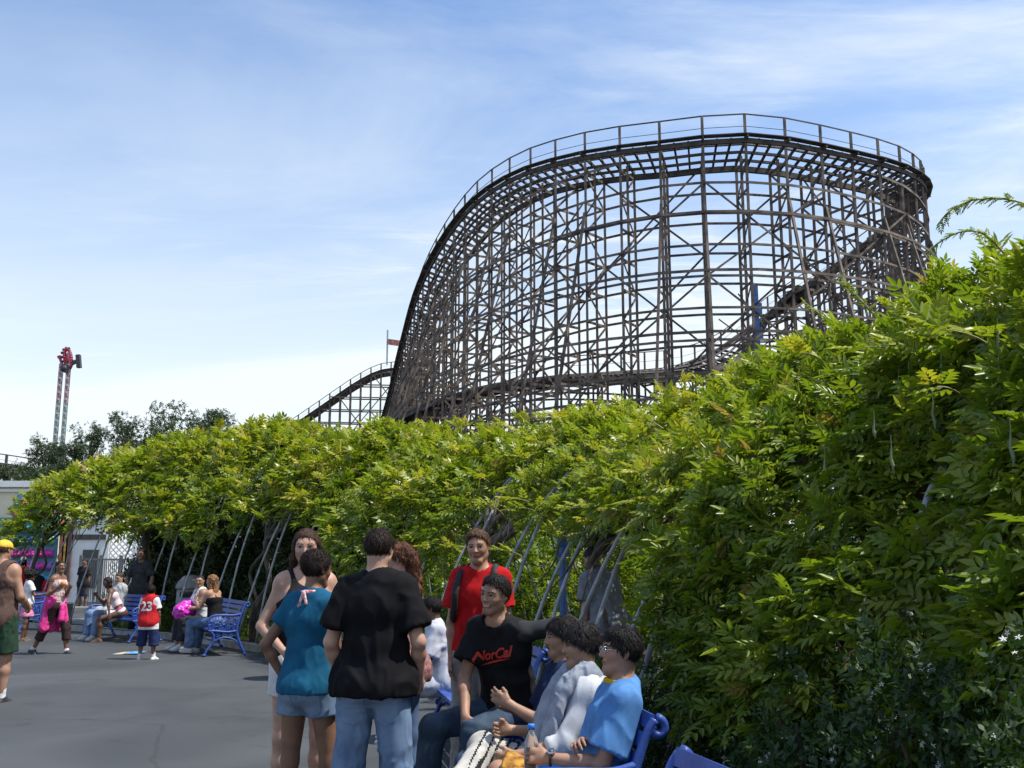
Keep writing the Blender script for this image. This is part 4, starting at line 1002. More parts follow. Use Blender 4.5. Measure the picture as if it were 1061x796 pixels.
    def hand(s, q, curl=None, spread=0.0):
        """palm, four fingers of different length, thumb"""
        spec = s.ad[q]; k = s.k; d = nrm(s.wr[q] - s.el[q]) if len(spec) < 4 or spec[3] is None else nrm(spec[3])
        pn = nrm(spec[2]) if len(spec) > 2 and spec[2] is not None else np.array((1., 0, 0)) * (1 if q == 'L' else -1)   # palm normal
        pn = nrm(pn - d * (pn @ d)); side = np.cross(d, pn) * (1 if q == 'R' else -1)     # towards the thumb
        cu = curl if curl is not None else (spec[4] if len(spec) > 4 else .35); w = s.wr[q]; P = []
        P.append(Cone(w, w + d * .03 * k, .022 * k, .026 * k, .02, pn, .75))
        P.append(Cone(w + d * .035 * k + side * .014 * k, w + d * .078 * k + side * .02 * k, .021 * k, .017 * k, .015, pn, .7)); P.append(Cone(w + d * .035 * k - side * .014 * k, w + d * .075 * k - side * .022 * k, .020 * k, .015 * k, .015, pn, .7))
        for i, L in enumerate((.070, .078, .072, .056)):
            o = (1.5 - i) * .0185 * k; p = w + d * (.082 - .004 * abs(i - 1.2)) * k + side * o; dd = nrm(d + side * (1.5 - i) * (.07 + spread)); r = .0088 * k; ang = 0.
            for j, f in enumerate((.45, .32, .26)):
                ang += cu * (1.0 if j else .7) * (1 + .12 * i); e = p + (dd * math.cos(ang) + pn * math.sin(ang)) * L * f * k; P.append(Cone(p, e, r, r * .88, .004)); p = e; r *= .88
        tb = w + d * .028 * k + side * .024 * k; t1 = tb + nrm(side * .75 + d * .75 + pn * .35) * .036 * k; t2 = t1 + nrm(side * .25 + d * .9 + pn * (.3 + cu * .6)) * .03 * k
        P.append(Cone(tb, t1, .0135 * k, .011 * k, .012)); P.append(Cone(t1, t2, .0108 * k, .0088 * k, .004))
        return P
    def leg(s, q, th=True, sh=True):
        k = s.k; B = s.k * (.35 + .65 * s.build); P = []
        if th: P.append(Cone(s.hp[q], s.kn[q], (.092 if s.female else .086) * B, .054 * B, .04))
        if sh:
            m = s.kn[q] * .68 + s.an[q] * .32; bk = -nrm(np.cross(np.cross(nrm(s.an[q] - s.kn[q]), s.fd[q]), nrm(s.an[q] - s.kn[q])))
            P += [Cone(s.kn[q], m + bk * .01, .052 * B, .055 * B, .03), Cone(m + bk * .01, s.an[q], .055 * B, .034 * B, .03)]
        return P
    def foot(s, q, e=0.0):
        k = s.k; a = s.an[q]; f = s.fd[q]; sd = nrm((f[1], -f[0], 0)); up = nrm(np.cross(sd, f))
        he = a - up * .045 * k - f * .03 * k; ba = a - up * .06 * k + f * .11 * k; to = a - up * .066 * k + f * .17 * k
        return [Cone(a, he, .036 * k + e, .036 * k + e, .02), Cone(he, ba, .036 * k + e, .036 * k + e, .02, up, .9), Cone(a + f * .02, ba, .034 * k + e, .034 * k + e, .03), Cone(ba + sd * .01, to, .037 * k + e, .027 * k + e, .02, up, .72)]
    def headp(s):
        R = s.Hm; e = s.hh; P = []
        E = lambda r, f, u, a, b, c, k=.02: P.append(Ell(s.hp_(r, f, u), R, (a * e, b * e, c * e), k * e / .23))
        C = lambda p, q, a, b, k=.012: P.append(Cone(s.hp_(*p), s.hp_(*q), a * e, b * e, k * e / .23))
        E(0, -.03, .14, .315, .39, .335); E(0, .12, .0, .265, .29, .36, .03)                         # cranium, face mass
        C((-.20, .02, -.22), (-.06, .27, -.40), .085, .06, .05); C((.20, .02, -.22), (.06, .27, -.40), .085, .06, .05); C((-.05, .30, -.41), (.05, .30, -.41), .062, .062, .03)   # jaw, chin
        C((-.15, .27, -.09), (-.20, .18, -.05), .085, .07, .03); C((.15, .27, -.09), (.20, .18, -.05), .085, .07, .03)          # cheek bones
        C((-.15, .315, .13), (.15, .315, .13), .06, .06, .03)                                             # brow
        C((0, .385, .08), (0, .475, -.09), .028, .048, .015); C((-.04, .42, -.10), (.04, .42, -.10), .032, .032, .01)    # nose
        w_ = .09 if s.smile else .065; C((-w_, .355 if s.smile else .365, -.215), (w_, .355 if s.smile else .365, -.215), .034, .034, .012); C((-w_ * .75, .36, -.262), (w_ * .75, .36, -.262), .036, .036, .012)                # lips
        for q in (-1, 1):
            P.append(Ell(s.hp_(q * .33, -.02, .0), R @ np.array([[math.cos(.35 * q), -math.sin(.35 * q), 0], [math.sin(.35 * q), math.cos(.35 * q), 0], [0, 0, 1]]), (.035 * e, .085 * e, .13 * e), .008))
        subs = [Ell(s.hp_(q * .145, .425, .03), R, (.082 * e, .07 * e, .05 * e)) for q in (-1, 1)]
        eyes = [Ell(s.hp_(q * .145, .318, .03), R, (.066 * e,) * 3, .003) for q in (-1, 1)]
        neck = [Cone(s.nek - s.lv * .02, s.hp_(0, -.10, -.15), .058 * s.k * (.5 + .5 * s.build) * (.86 if s.female else 1), .052 * s.k * (.88 if s.female else 1), .03)]
        return P, subs, eyes, neck

def emit(fig, name, V, F, m, root, origin, midx=None):
    Vw = fig.w(V); return mesh_np(name, Vw, F, m, midx, True, None, root)
def person(fig, label, wear, hair=None, group=None, cat='person', skinparts=True, hairc=(.02, .013, .01), browc=None, extras=None):
    """body = one continuous mesh (the top-level object); hair and every garment its children"""
    s = fig; hp, hs, ey, nk = s.headp()
    pr = s.torso() + nk + hp
    for q in 'LR': pr += s.arm(q) + s.hand(q) + s.leg(q) + s.foot(q, -.008)
    # grid refinement round head and hands
    c = s.hc; e = s.hh * .62; fine = [(c - e, c + e)]
    if s.hres < s.res * .8:
        for q in 'LR':
            w_ = s.wr[q]; d = nrm(s.wr[q] - s.el[q]); cc = w_ + d * .07; fine.append((cc - .1, cc + .1))
    body_prims = pr
    # eye balls are unioned after the sockets are cut: build sockets by subtracting, then add eyes as prims in a second pass
    V, F = surf_two(body_prims, hs, ey, s.res, fine, s.hres)
    L = (V - s.hc) @ s.Hm / s.hh
    fc = L[F].mean(1); mi = np.zeros(len(F), np.int32)
    wl = .125 if s.smile else .10
    lip = (np.abs(fc[:, 0]) < wl) & (fc[:, 2] < -.185 + .0 * fc[:, 0]) & (fc[:, 2] > -.295) & (fc[:, 1] > .33); mi[lip] = 1
    if s.smile:
        mi[lip] = 0; zc = fc[:, 2] + .25 - 1.5 * fc[:, 0] ** 2; mi[(np.abs(fc[:, 0]) < .135) & (np.abs(zc) < .046) & (fc[:, 1] > .28)] = 1; mi[(np.abs(fc[:, 0]) < .105) & (np.abs(zc) < .016) & (fc[:, 1] > .28)] = 4
    else: mi[(np.abs(fc[:, 0]) < wl * .9) & (np.abs(fc[:, 2] + .238) < .009) & (fc[:, 1] > .33)] = 3
    for q in (-1, 1):
        de = np.sqrt((fc[:, 0] - q * .145) ** 2 + ((fc[:, 2] - .03) * 1.35) ** 2); fr = fc[:, 1] > .27
        mi[(de < .050) & fr] = 2; mi[(de < .031) & fr] = 3
        mi[fr & (np.abs(fc[:, 0] - q * .145) < .066) & (np.abs(fc[:, 2] - .066 + 1.6 * (fc[:, 0] - q * .145) ** 2) < .012)] = 3   # lash line
        bx = fc[:, 0] - q * .15; mi[(np.abs(bx) < .095) & (np.abs(fc[:, 2] - .145 + 2.6 * bx * bx) < (.011 if s.female else .016)) & fr] = 5
    bc = browc or hairc
    ori = s.w(np.array((0, 0, 0)))
    mats = [skinm(s.skin), M_lip[s.skin], M_eyew, M_iris, M_teeth, hairm(bc)]
    body = mesh_np('person', s.w(V), F, mats, mi, True)
    body.location = (s.X, s.Y, s.z0)
    tag(body, label, cat, group)
    res = s.res
    for g in wear:
        nm, m, prims, kw = g; kw = dict(kw)
        fo = kw.pop('folds', .006); fs = kw.pop('fs', 9.); sub = kw.pop('subs', ()); cu = kw.pop('cuts', ()); r_ = kw.pop('res', res)
        V, F = surf(prims, r_, sub, cu)
        if fo: V = folds(V, F, fo * s.k, fs, abs(hash(nm)) % 50 if False else len(nm) * 3 + int(s.Y * 7))
        if 'mi' in kw: emit(s, nm, V, F, m, body, ori, kw['mi'](V, F, s))
        else: emit(s, nm, V, F, m, body, ori)
    if hair:
        V, F = hair(s); N = vnormals(V, F); amp = getattr(s, 'hair_amp', .0042)
        L = (V - s.hc) @ s.Hm; fq = getattr(s, 'hair_f', (95, 95, 14))
        V = V + N * (amp * (1 - 2 * np.abs(vnoise(L * np.array(fq) + .8 * vnoise(L * 14, 5)[:, None], 3))) + amp * .35 * vnoise(L * 34, 9))[:, None]
        if s.res < .0115:
            V, F = strands(s, V, F, N)
        emit(s, 'hair', V, F, hairm(hairc), body, ori)
    if extras: extras(s, body)
    return body
def strands(s, V, F, N):
    """loose locks combed down over the hair so that its edge breaks up"""
    r = np.random.default_rng(5); n = 2600; i = r.integers(0, len(V), n); i = i[(V[i] @ s.hu - s.hc @ s.hu) > -9]
    P = V[i]; Nn = N[i]; n = len(P); d = -s.hu + .5 * (s.hf * -.2) + r.normal(0, .32, (n, 3)); d = d - Nn * (d * Nn).sum(1)[:, None]; d /= np.linalg.norm(d, axis=1)[:, None] + 1e-9
    l = r.uniform(.018, .045, n)[:, None]; w = np.cross(d, Nn) * r.uniform(.0008, .0018, n)[:, None]; lift = r.uniform(.001, .006, n)[:, None]
    a = P - Nn * .002; b = P + d * l * .5 + Nn * lift; c = P + d * l + Nn * (lift * .9 - .004 * r.random(n)[:, None])
    VV = np.stack([a - w, a + w, b - w, b + w, c - w * .3, c + w * .3], 1).reshape(-1, 3); k = len(V) + np.arange(n)[:, None] * 6
    FF = np.concatenate([k + np.array([[0, 1, 3, 2]]), k + np.array([[2, 3, 5, 4]])])
    return np.concatenate([V, VV]), np.concatenate([F, FF])
def surf_two(prims, subs, eyes, h, fine, hf):
    lo = np.min([p.bb()[0] for p in prims], 0) - 3 * h; hi = np.max([p.bb()[1] for p in prims], 0) + 3 * h; ax = []
    for i in range(3):
        q = [lo[i]]
        while q[-1] < hi[i]:
            st = h
            for (a, b) in fine:
                if a[i] <= q[-1] <= b[i]: st = hf
            q.append(q[-1] + st)
        ax.append(np.array(q, np.float32))
    D = np.full([len(a) for a in ax], .5, np.float32)
    def box(p, m): a, b = p.bb(); return tuple(slice(max(0, np.searchsorted(ax[i], a[i] - m) - 1), np.searchsorted(ax[i], b[i] + m) + 1) for i in range(3))
    for kind, ps in (('u', prims), ('s', subs), ('u', eyes)):
        for p in ps:
            sl = box(p, p.k + .025); X, Y, Z = ax[0][sl[0]][:, None, None], ax[1][sl[1]][None, :, None], ax[2][sl[2]][None, None, :]
            d = p.d(X, Y, Z).astype(np.float32); o = D[sl]; k = max(p.k, .002)
            if kind == 'u': hh = np.maximum(k - np.abs(o - d), 0) / k; D[sl] = np.minimum(o, d) - hh * hh * k * .25
            else: k = .008; hh = np.maximum(k - np.abs(-d - o), 0) / k; D[sl] = np.maximum(o, -d) + hh * hh * k * .25
    D[0] = D[-1] = .5; D[:, 0] = D[:, -1] = .5; D[:, :, 0] = D[:, :, -1] = .5
    return nets(D, ax)

# ---------------------------------------------------------------- garments
def sleeve(s, q, t, e, flare=.012):
    """upper arm sleeve ending with a clean hem at fraction t of the upper arm (t>1 goes down the forearm)"""
    S = s.shL if q == 'L' else s.shR; P = []
    if t <= 1:
        p = S + (s.el[q] - S) * t; d = nrm(s.el[q] - S); P.append(Cone(S, p + d * .03, .056 * s.kw + e, .050 * s.k + e + flare, .03, cuts=[(p, d)]))
    else:
        P += [inflate(a, e) for a in s.arm(q, True, False)]
        p = s.el[q] + (s.wr[q] - s.el[q]) * (t - 1); d = nrm(s.wr[q] - s.el[q]); P.append(Cone(s.el[q], p + d * .02, .040 * s.k + e, .032 * s.k + e, .02, cuts=[(p, d)]))
    return P
def tee(s, hem=-.10, slv=.62, e=.014, flare=.012, hemr=1.18, neckcut=True, arms='LR', under=.024):
    tt_ = s.torso(); P = [inflate(p, e + (under if i in (0, 1, len(tt_) - 1, len(tt_) - 2) else 0)) for i, p in enumerate(tt_)]
    hp_ = s.pel + s.lv * (hem * s.k); P.append(Cone(s.wst, hp_ - s.lv * .03, .125 * s.kw + e, .125 * s.kw * hemr + e, .06, s.cf, .80))
    if hem < -.05:
        for q in 'LR': P.append(Cone(s.hp[q], s.hp[q] + (s.kn[q] - s.hp[q]) * .5, .092 * s.kb + e + under * .8, .09 * s.kb + e + under * .8, .09))
    for q in arms: P += sleeve(s, q, slv, e, flare)
    cuts = [(hp_, -s.lv)]
    subs = [Ell(s.nek + s.lv * .055 * s.k + s.cf * .028 * s.k, np.stack([s.cr, s.cf, s.lv], 1), (.074 * s.k, .07 * s.k, .055 * s.k))] if neckcut else []
    return P, dict(cuts=cuts, subs=subs)
def tank(s, hem=-.08, e=.010, strap=.035, low=.10):
    """sleeveless top: torso minus shoulders except straps"""
    tt_ = s.torso(); P = [inflate(p, e + (.014 if i in (0, 1, len(tt_) - 1, len(tt_) - 2) else 0)) for i, p in enumerate(tt_)]
    hp_ = s.pel + s.lv * (hem * s.k); P.append(Cone(s.wst, hp_ - s.lv * .03, .12 * s.kw + e, .135 * s.kw + e, .06, s.cf, .8))
    k = s.k; Rm = np.stack([s.cr, s.cf, s.lv], 1); subs = [Ell(s.nek + s.lv * .03 * k + s.cf * .03 * k, Rm, (.085 * k, .13 * k, low * k))]
    for q, S in ((-1, s.shL), (1, s.shR)): subs.append(Ell(S + s.cr * q * .035 * k - s.lv * .01, Rm, (.085 * k, .16 * k, .115 * k)))
    return P, dict(cuts=[(hp_, -s.lv)], subs=subs)
def strapless(s, top=.02, hem=-.06, e=.009):
    P = [inflate(p, e) for p in s.torso()]; hp_ = s.pel + s.lv * (hem * s.k); P.append(Cone(s.wst, hp_ - s.lv * .03, .118 * s.kw + e, .135 * s.kw + e, .06, s.cf, .8))
    return P, dict(cuts=[(hp_, -s.lv), (s.chs + s.lv * top * s.k, s.lv)])
def pants(s, t=1.9, e=.014, flare=.012, top=.06, legs='LR'):
    """t: 0..1 along thigh, 1..2 along shin"""
    P = [inflate(p, e) for p in s.torso()[:2]] + [inflate(p, e) for p in s.torso()[-2:]]
    for p in P: p.cuts = [(s.pel + s.lv * top * s.k, s.lv)]
    for q in legs:
        if t <= 1:
            p = s.hp[q] + (s.kn[q] - s.hp[q]) * t; d = nrm(s.kn[q] - s.hp[q]); P.append(Cone(s.hp[q], p + d * .04, .090 * s.kb + e, (.088 - .028 * t) * s.kb + e + flare, .035, cuts=[(p, d)]))
        else:
            P.append(Cone(s.hp[q], s.kn[q], .088 * s.kb + e, .060 * s.kb + e, .04)); p = s.kn[q] + (s.an[q] - s.kn[q]) * (t - 1); d = nrm(s.an[q] - s.kn[q])
            P.append(Cone(s.kn[q], p + d * .03, .058 * s.kb + e, .046 * s.kb + e + flare, .035, cuts=[(p, d)]))
    return P, dict()
def skirt(s, l=.28, r=.2, e=.015, top=.07):
    P = [inflate(p, e) for p in s.torso()[:2]]
    for p in P: p.cuts = [(s.pel + s.lv * top * s.k, s.lv)]
    kn = (nrm(s.kn['L'] - s.hp['L']) + nrm(s.kn['R'] - s.hp['R'])) / 2; kn = nrm(kn); p = s.pel + kn * l * s.k
    P.append(Cone(s.pel + kn * .0, p + kn * .05, .125 * s.kw + e, r * s.k, .04, s.cf if abs(kn[2]) > .7 else (0, 0, 1), .8, cuts=[(p, kn)])); return P, dict(fs=16.)
def W_(nm, m, pk, **k): d = dict(pk[1]); d.update(k); return (nm, m, pk[0], d)
def shoes(s, m, e=.006, sole=None):
    out = []
    for q in 'LR':
        out.append(('shoe', m, s.foot(q, e), dict(folds=0)))
        f = s.fd[q]; sd = nrm((f[1], -f[0], 0)); up = nrm(np.cross(sd, f)); a = s.an[q]; k = s.k
        b = a - up * .078 * k; out.append(('shoe_sole', sole or M('sole', (.6, .6, .58), rough=.7), [Cone(b - f * .035 * k, b + f * .10 * k, .036 * k, .043 * k, .01, up, .42), Cone(b + f * .10 * k, b + f * .165 * k, .043 * k, .032 * k, .01, up, .42)], dict(folds=0)))
    return out
def socks(s, m, h=.09): return [('sock', m, [Cone(s.an[q], s.an[q] + nrm(s.kn[q] - s.an[q]) * h, .045 * s.k, .047 * s.k, .01)], dict(folds=.002)) for q in 'LR']
# ---------------------------------------------------------------- hair
def hplane(s, a=.85, c=.0):      # keep where u - a f > c
    n = s.hu - s.hf * a; L = np.linalg.norm(n); p = s.hp_(0, 0, c); return (p, -n / L)
def hair_short(a=.9, c=.02, th=.035, extra=()):
    def f(s):
        e = s.hh; R = s.Hm; P = [Ell(s.hp_(0, -.035, .15), R, ((.315 + th) * e, (.40 + th) * e, (.335 + th * 1.1) * e), .02)]
        P += [Ell(s.hp_(*x[:3]), R, tuple(v * e for v in x[3:]), .03) for x in extra]
        return surf(P, min(.006, s.hres), cuts=[hplane(s, a, c)])
    return f
def hair_long(l=.9, w=.26, a=.9, c=0.02, th=.04, curl=False, tail=None, side=True):
    """long hair falling behind; l in head heights"""
    def f(s):
        e = s.hh; R = s.Hm; pl = hplane(s, a, c)
        P = [Ell(s.hp_(0, -.035, .15), R, ((.315 + th) * e, (.40 + th) * e, (.335 + th) * e), .02, cuts=[pl])]; back = nrm(s.hf * np.array((1, 1, 0)))
        dn = np.array((0, 0, -1.)); 
        if tail:
            q0 = s.hp_(*tail[0])
            for i in range(7):
                q1 = q0 + (dn * .9 - back * tail[3] + s.hr * tail[4]) * tail[1] * e / 7; P.append(Cone(q0, q1, tail[2] * e * (1 - .05 * i) * (1 + .2 * (i % 2)), tail[2] * e * (1 - .05 * i), .03)); q0 = q1
        else:
            for o in (-.2, 0, .2):
                q0 = s.hp_(o, -.25, .05); q1 = q0 + dn * l * .55 * e - back * .10 * e; q2 = q1 + dn * l * .45 * e + back * .02 * e; P += [Cone(q0, q1, w * .75 * e, w * .62 * e, .04, back, .8), Cone(q1, q2, w * .62 * e, w * .4 * e, .04, back, .6)]
            if side:
                for o in (-1, 1):
                    q0 = s.hp_(o * .31, -.0, .12); q1 = s.hp_(o * .36, -.04, -.35); q2 = q1 + dn * .55 * l * e * .7; P += [Cone(q0, q1, .075 * e, .10 * e, .03), Cone(q1, q2, .10 * e, .06 * e, .03)]
        return surf(P, min(.007, s.hres + .002))
    return f
def bag_fn(): pass
# ============================================================ the people
UP = np.array((0, 0, 1.))
def sit(h=.34, spread=.12, knee=-.02, a=0): return dict(L=((-spread, 1, knee), (0, .08, -1), -a), R=((spread, 1, knee), (0, .08, -1), a))
def print_on(s, body, shirt, verts, faces, m, name, c, r, u, f, size, off=.004):
    """lay a flat design on the cloth: verts in (x, y) design units, projected along -f on the garment surface"""
    me = shirt.data; n = len(me.vertices); co_ = np.empty(n * 3, np.float32); me.vertices.foreach_get('co', co_); co_ = co_.reshape(-1, 3)
    bv = BVHTree.FromPolygons([tuple(v) for v in co_], [tuple(p.vertices) for p in me.polygons]); R, U, Fv, C = s.w(r), s.w(u), s.w(f), s.w(c); V = []
    for (x, y) in verts:
        o = C + R * x * size + U * y * size + Fv * .4; h = bv.ray_cast(Vector(o), Vector(-Fv), 1.0)
        q = h[0] if h[0] is not None else Vector(o - Fv * .3); V.append(np.array(q) + Fv * off)
    return mesh_np(name, np.array(V), faces, m, None, False, None, body)
def text_mesh(txt, shear=0.0, bold=.02):
    cu = bpy.data.curves.new('t', 'FONT'); cu.body = txt; cu.size = 1; cu.shear = shear; cu.offset = bold; cu.align_x = 'CENTER'; cu.resolution_u = 3
    ob = bpy.data.objects.new('t', cu); COL.objects.link(ob); bpy.context.view_layer.update(); dg = bpy.context.evaluated_depsgraph_get(); me = bpy.data.meshes.new_from_object(ob.evaluated_get(dg))
    import bmesh
    bm = bmesh.new(); bm.from_mesh(me); bmesh.ops.triangulate(bm, faces=bm.faces)
    for _ in range(2):
        le = [e for e in bm.edges if e.calc_length() > .12]
        if le: bmesh.ops.subdivide_edges(bm, edges=le, cuts=1); bmesh.ops.triangulate(bm, faces=[f for f in bm.faces if len(f.verts) > 3])
    V = [(v.co.x, v.co.y) for v in bm.verts]; bm.verts.index_update(); F = [tuple(v.index for v in f.verts) for f in bm.faces]; bm.free(); bpy.data.objects.remove(ob); return V, F
def child(body, nm): return [c for c in body.children if c.name.split('.')[0] == nm][0]
NR, HR = .0085, .0042
def pockets(s, body, nm, m, c0, w=.13, h=.15, dx=.085):
    for q in (-1, 1):
        V = []; F = []; n = 6
        for i in range(n + 1):
            for j in range(n + 1):
                a, b = i / n - .5, j / n - .5; V.append((a * w, b * h + (abs(a) * .06 - .03 if j == 0 else 0)))
        for i in range(n):
            for j in range(n): F.append((i * (n + 1) + j, (i + 1) * (n + 1) + j, (i + 1) * (n + 1) + j + 1, i * (n + 1) + j + 1))
        print_on(s, body, child(body, nm), V, F, m, 'back_pocket', s.pel + s.cr * q * dx - s.lv * c0, s.cr, s.lv, -s.cf, 1.0, .0035)

# --- standing boy in the black tee, seen from behind, hands at his hips
s = Fig(-.735, 5.5, -6, 1.72, build=1.0, skin='light', res=NR, hres=HR, head=(12, -4, 0), arms=dict(L=((-.32, -.10, -1), (.06, .5, -.78), (.6, .3, .2), None, .8), R=((.36, -.10, -1), (-.08, .5, -.78), (-.6, .3, .2), None, .8)), legs=dict(L=((-.10, .03, -1), (-.02, -.03, -1), -8), R=((.10, .03, -1), (.02, -.03, -1), 8)))
person(s, 'boy in loose black t-shirt and blue jeans seen from behind, hands at his hips', [W_('t_shirt', cloth((.007, .007, .009), col2=(.004, .004, .005), rough=.85), tee(s, -.06, .74, .014, .026, 1.08), folds=.014, fs=7.), W_('jeans', denim((.17, .25, .37), (.10, .16, .27)), pants(s, 1.97, .018, .02), folds=.009, fs=10)] + shoes(s, M('sneaker', (.5, .5, .48), rough=.7)),
    hair_short(1.35, -.06, .045), None, hairc=(.022, .012, .008), extras=lambda s, b: pockets(s, b, 'jeans', denim((.20, .28, .41), (.14, .21, .32)), .10))
# --- girl in the teal tee and denim shorts
s = Fig(-1.15, 5.85, -22, 1.60, build=.96, female=True, skin='brown', res=NR, hres=HR, head=(18, -6, 0), arms=dict(L=((-.5, -.28, -.85), (.30, .42, -.85), (.7, .2, .2), None, .6), R=((.16, .1, -1), (-.15, .75, -.3), (-.9, 0, .1), None, .6)), legs=dict(L=((-.05, .0, -1), (-.0, -.02, -1), -5), R=((.10, .08, -1), (.02, -.03, -1), 15)))
def scarf(s, body):
    P = [Cone(s.nek + s.lv * .035 + s.cr * math.cos(a) * .06 + s.cf * math.sin(a) * .06, s.nek + s.lv * .035 + s.cr * math.cos(a + .5) * .06 + s.cf * math.sin(a + .5) * .06, .011, .011, .004) for a in np.arange(0, 6.28, .5)]
    b = s.nek + s.lv * .03 - s.cf * .085; P += [Cone(b, b - s.cr * .03 - UP * .075, .011, .008, .004), Cone(b, b + s.cr * .02 - UP * .06, .011, .008, .004)]
    V, F = surf(P, .005); emit(s, 'neck_scarf', V, F, M('scarf', (.75, .72, .7), rough=.8, scale=70, col2=(.55, .04, .05)), body, None)
person(s, 'girl in teal t-shirt and short denim shorts, curly hair pinned up, hand on hip', [W_('t_shirt', cloth((.012, .105, .19), col2=(.008, .075, .145)), tee(s, -.03, .5, .008, .006, 1.02), folds=.005, fs=10), W_('denim_shorts', denim((.16, .24, .34), (.10, .16, .25)), pants(s, .36, .014, .012), folds=.005)] + shoes(s, M('sandal', (.1, .06, .04), rough=.7)),
    hair_short(1.2, -.05, .06, [(0, -.36, .25, .2, .18, .2), (0.05, -.2, .42, .25, .22, .14)]), hairc=(.018, .010, .008), extras=lambda s, b: (scarf(s, b), pockets(s, b, 'denim_shorts', denim((.20, .28, .38), (.14, .20, .29)), .06, .11, .12, .08)))
# --- tall woman in the black tank top
s = Fig(-1.30, 6.4, -160, 1.75, build=1.02, female=True, skin='light', res=NR, hres=HR, head=(14, -8, 0), arms=dict(L=((-.2, .05, -1), (.25, .55, -.6), (.5, 0, .5), None, .5), R=((.45, -.05, -1), (-.42, .62, -.5), (-.6, 0, .2), None, .5)))
person(s, 'tall long haired woman in black tank top and white shorts, facing the group', [W_('tank_top', cloth((.014, .013, .015)), tank(s, -.06, .009, low=.12), folds=.005), W_('white_shorts', cloth((.66, .65, .64)), pants(s, .42, .014, .012), folds=.005)] + shoes(s, M('sandal', (.1, .06, .04), rough=.7)),
    hair_long(1.15, .22, .95, .03), hairc=(.055, .028, .017))
# --- woman with the curly ponytail
s = Fig(-.70, 6.5, 70, 1.66, build=1.0, female=True, skin='light', res=NR, hres=HR, head=(-12, -5, 0), arms=dict(L=((-.15, .35, -1), (.2, .85, -.2), (.6, 0, .3), None, .5), R=((.2, .15, -1), (-.1, .9, .15), (-.6, 0, .3), None, .5)))
s.hair_amp = .016; s.hair_f = (38, 38, 20)
person(s, 'woman with curly auburn ponytail and maroon patterned blouse, half hidden behind the boy in black', [W_('blouse', M('blouse', (.14, .03, .035), rough=.85, scale=38, col2=(.32, .19, .18), bump=.2), tee(s, -.08, 1.3, .012, .01, 1.05), folds=.006), W_('capri_jeans', denim(), pants(s, 1.45, .012, .012), folds=.006)] + shoes(s, M('shoe_w', (.3, .28, .25), rough=.7)),
    hair_long(.9, .22, .85, .02, tail=((.0, -.40, .12), 1.35, .17, .16, .0)), hairc=(.10, .036, .018))
# --- boy in the red tee with backpack
s = Fig(-.225, 7.05, 168, 1.76, build=.95, skin='tan', res=NR, hres=HR, head=(-2, -7, -3), arms=dict(L=((-.14, .02, -1), (.05, .22, -1), (.9, .2, 0), None, .4), R=((.16, .02, -1), (-.05, .2, -1), (-.9, .2, 0), None, .4)))
def backpack(s, body):
    k = s.k; c = s.chs - s.cf * .20 - s.lv * .02
    P = [Cone(c + s.lv * .12 + s.cr * .06, c - s.lv * .16 + s.cr * .06, .10, .12, .05, s.cf, .9), Cone(c + s.lv * .12 - s.cr * .06, c - s.lv * .16 - s.cr * .06, .10, .12, .05, s.cf, .9)]
    V, F = surf(P, .01); V = folds(V, F, .006); bp = emit(s, 'backpack', V, F, M('backpack', (.018, .018, .02), rough=.8, bump=.3), body, None)
    for q in (-1, 1):
        pts = [c + s.lv * .14 + s.cr * q * .10 + s.cf * .03, s.nek + s.cr * q * .115 + s.lv * .03 - s.cf * .04, s.nek + s.cr * q * .115 + s.lv * .022 + s.cf * .045, s.chs + s.cr * q * .135 + s.cf * .135 + s.lv * .04, s.chs + s.cr * q * .145 + s.cf * .128 - s.lv * .07, s.wst + s.cr * q * .165 + s.cf * .07 + s.lv * .04, s.wst + s.cr * q * .14 - s.cf * .12]
        pts = catmull(pts, 4); P = [Cone(a, b, .022, .022, .01, nrm(s.cf + s.lv * .3), .5) for a, b in zip(pts[:-1], pts[1:])]
        V, F = surf(P, .007); emit(s, 'shoulder_strap', V, F, M('strap', (.012, .012, .014), rough=.75), body, None)
b = person(s, 'boy in red t-shirt with black backpack straps and grey trousers, standing', [W_('t_shirt', cloth((.48, .012, .014), col2=(.36, .008, .010)), tee(s, -.04, .66, .014, .018, 1.10), folds=.010, fs=7), W_('grey_trousers', cloth((.30, .29, .27)), pants(s, 1.9, .022, .02), folds=.010)] + shoes(s, M('sneaker', (.5, .5, .48), rough=.7)),
    hair_short(1.0, .1, .06, [(0, .12, .40, .25, .22, .13)]), hairc=(.11, .062, .03), extras=backpack)
V_, F_ = text_mesh('Holton', .2, .01)
print_on(s, b, child(b, 't_shirt'), V_, F_, M('print_white', (.7, .7, .7)), 'chest_lettering', s.chs + s.cr * -.075 + s.lv * .045, -s.cr, s.lv, s.cf, .024)

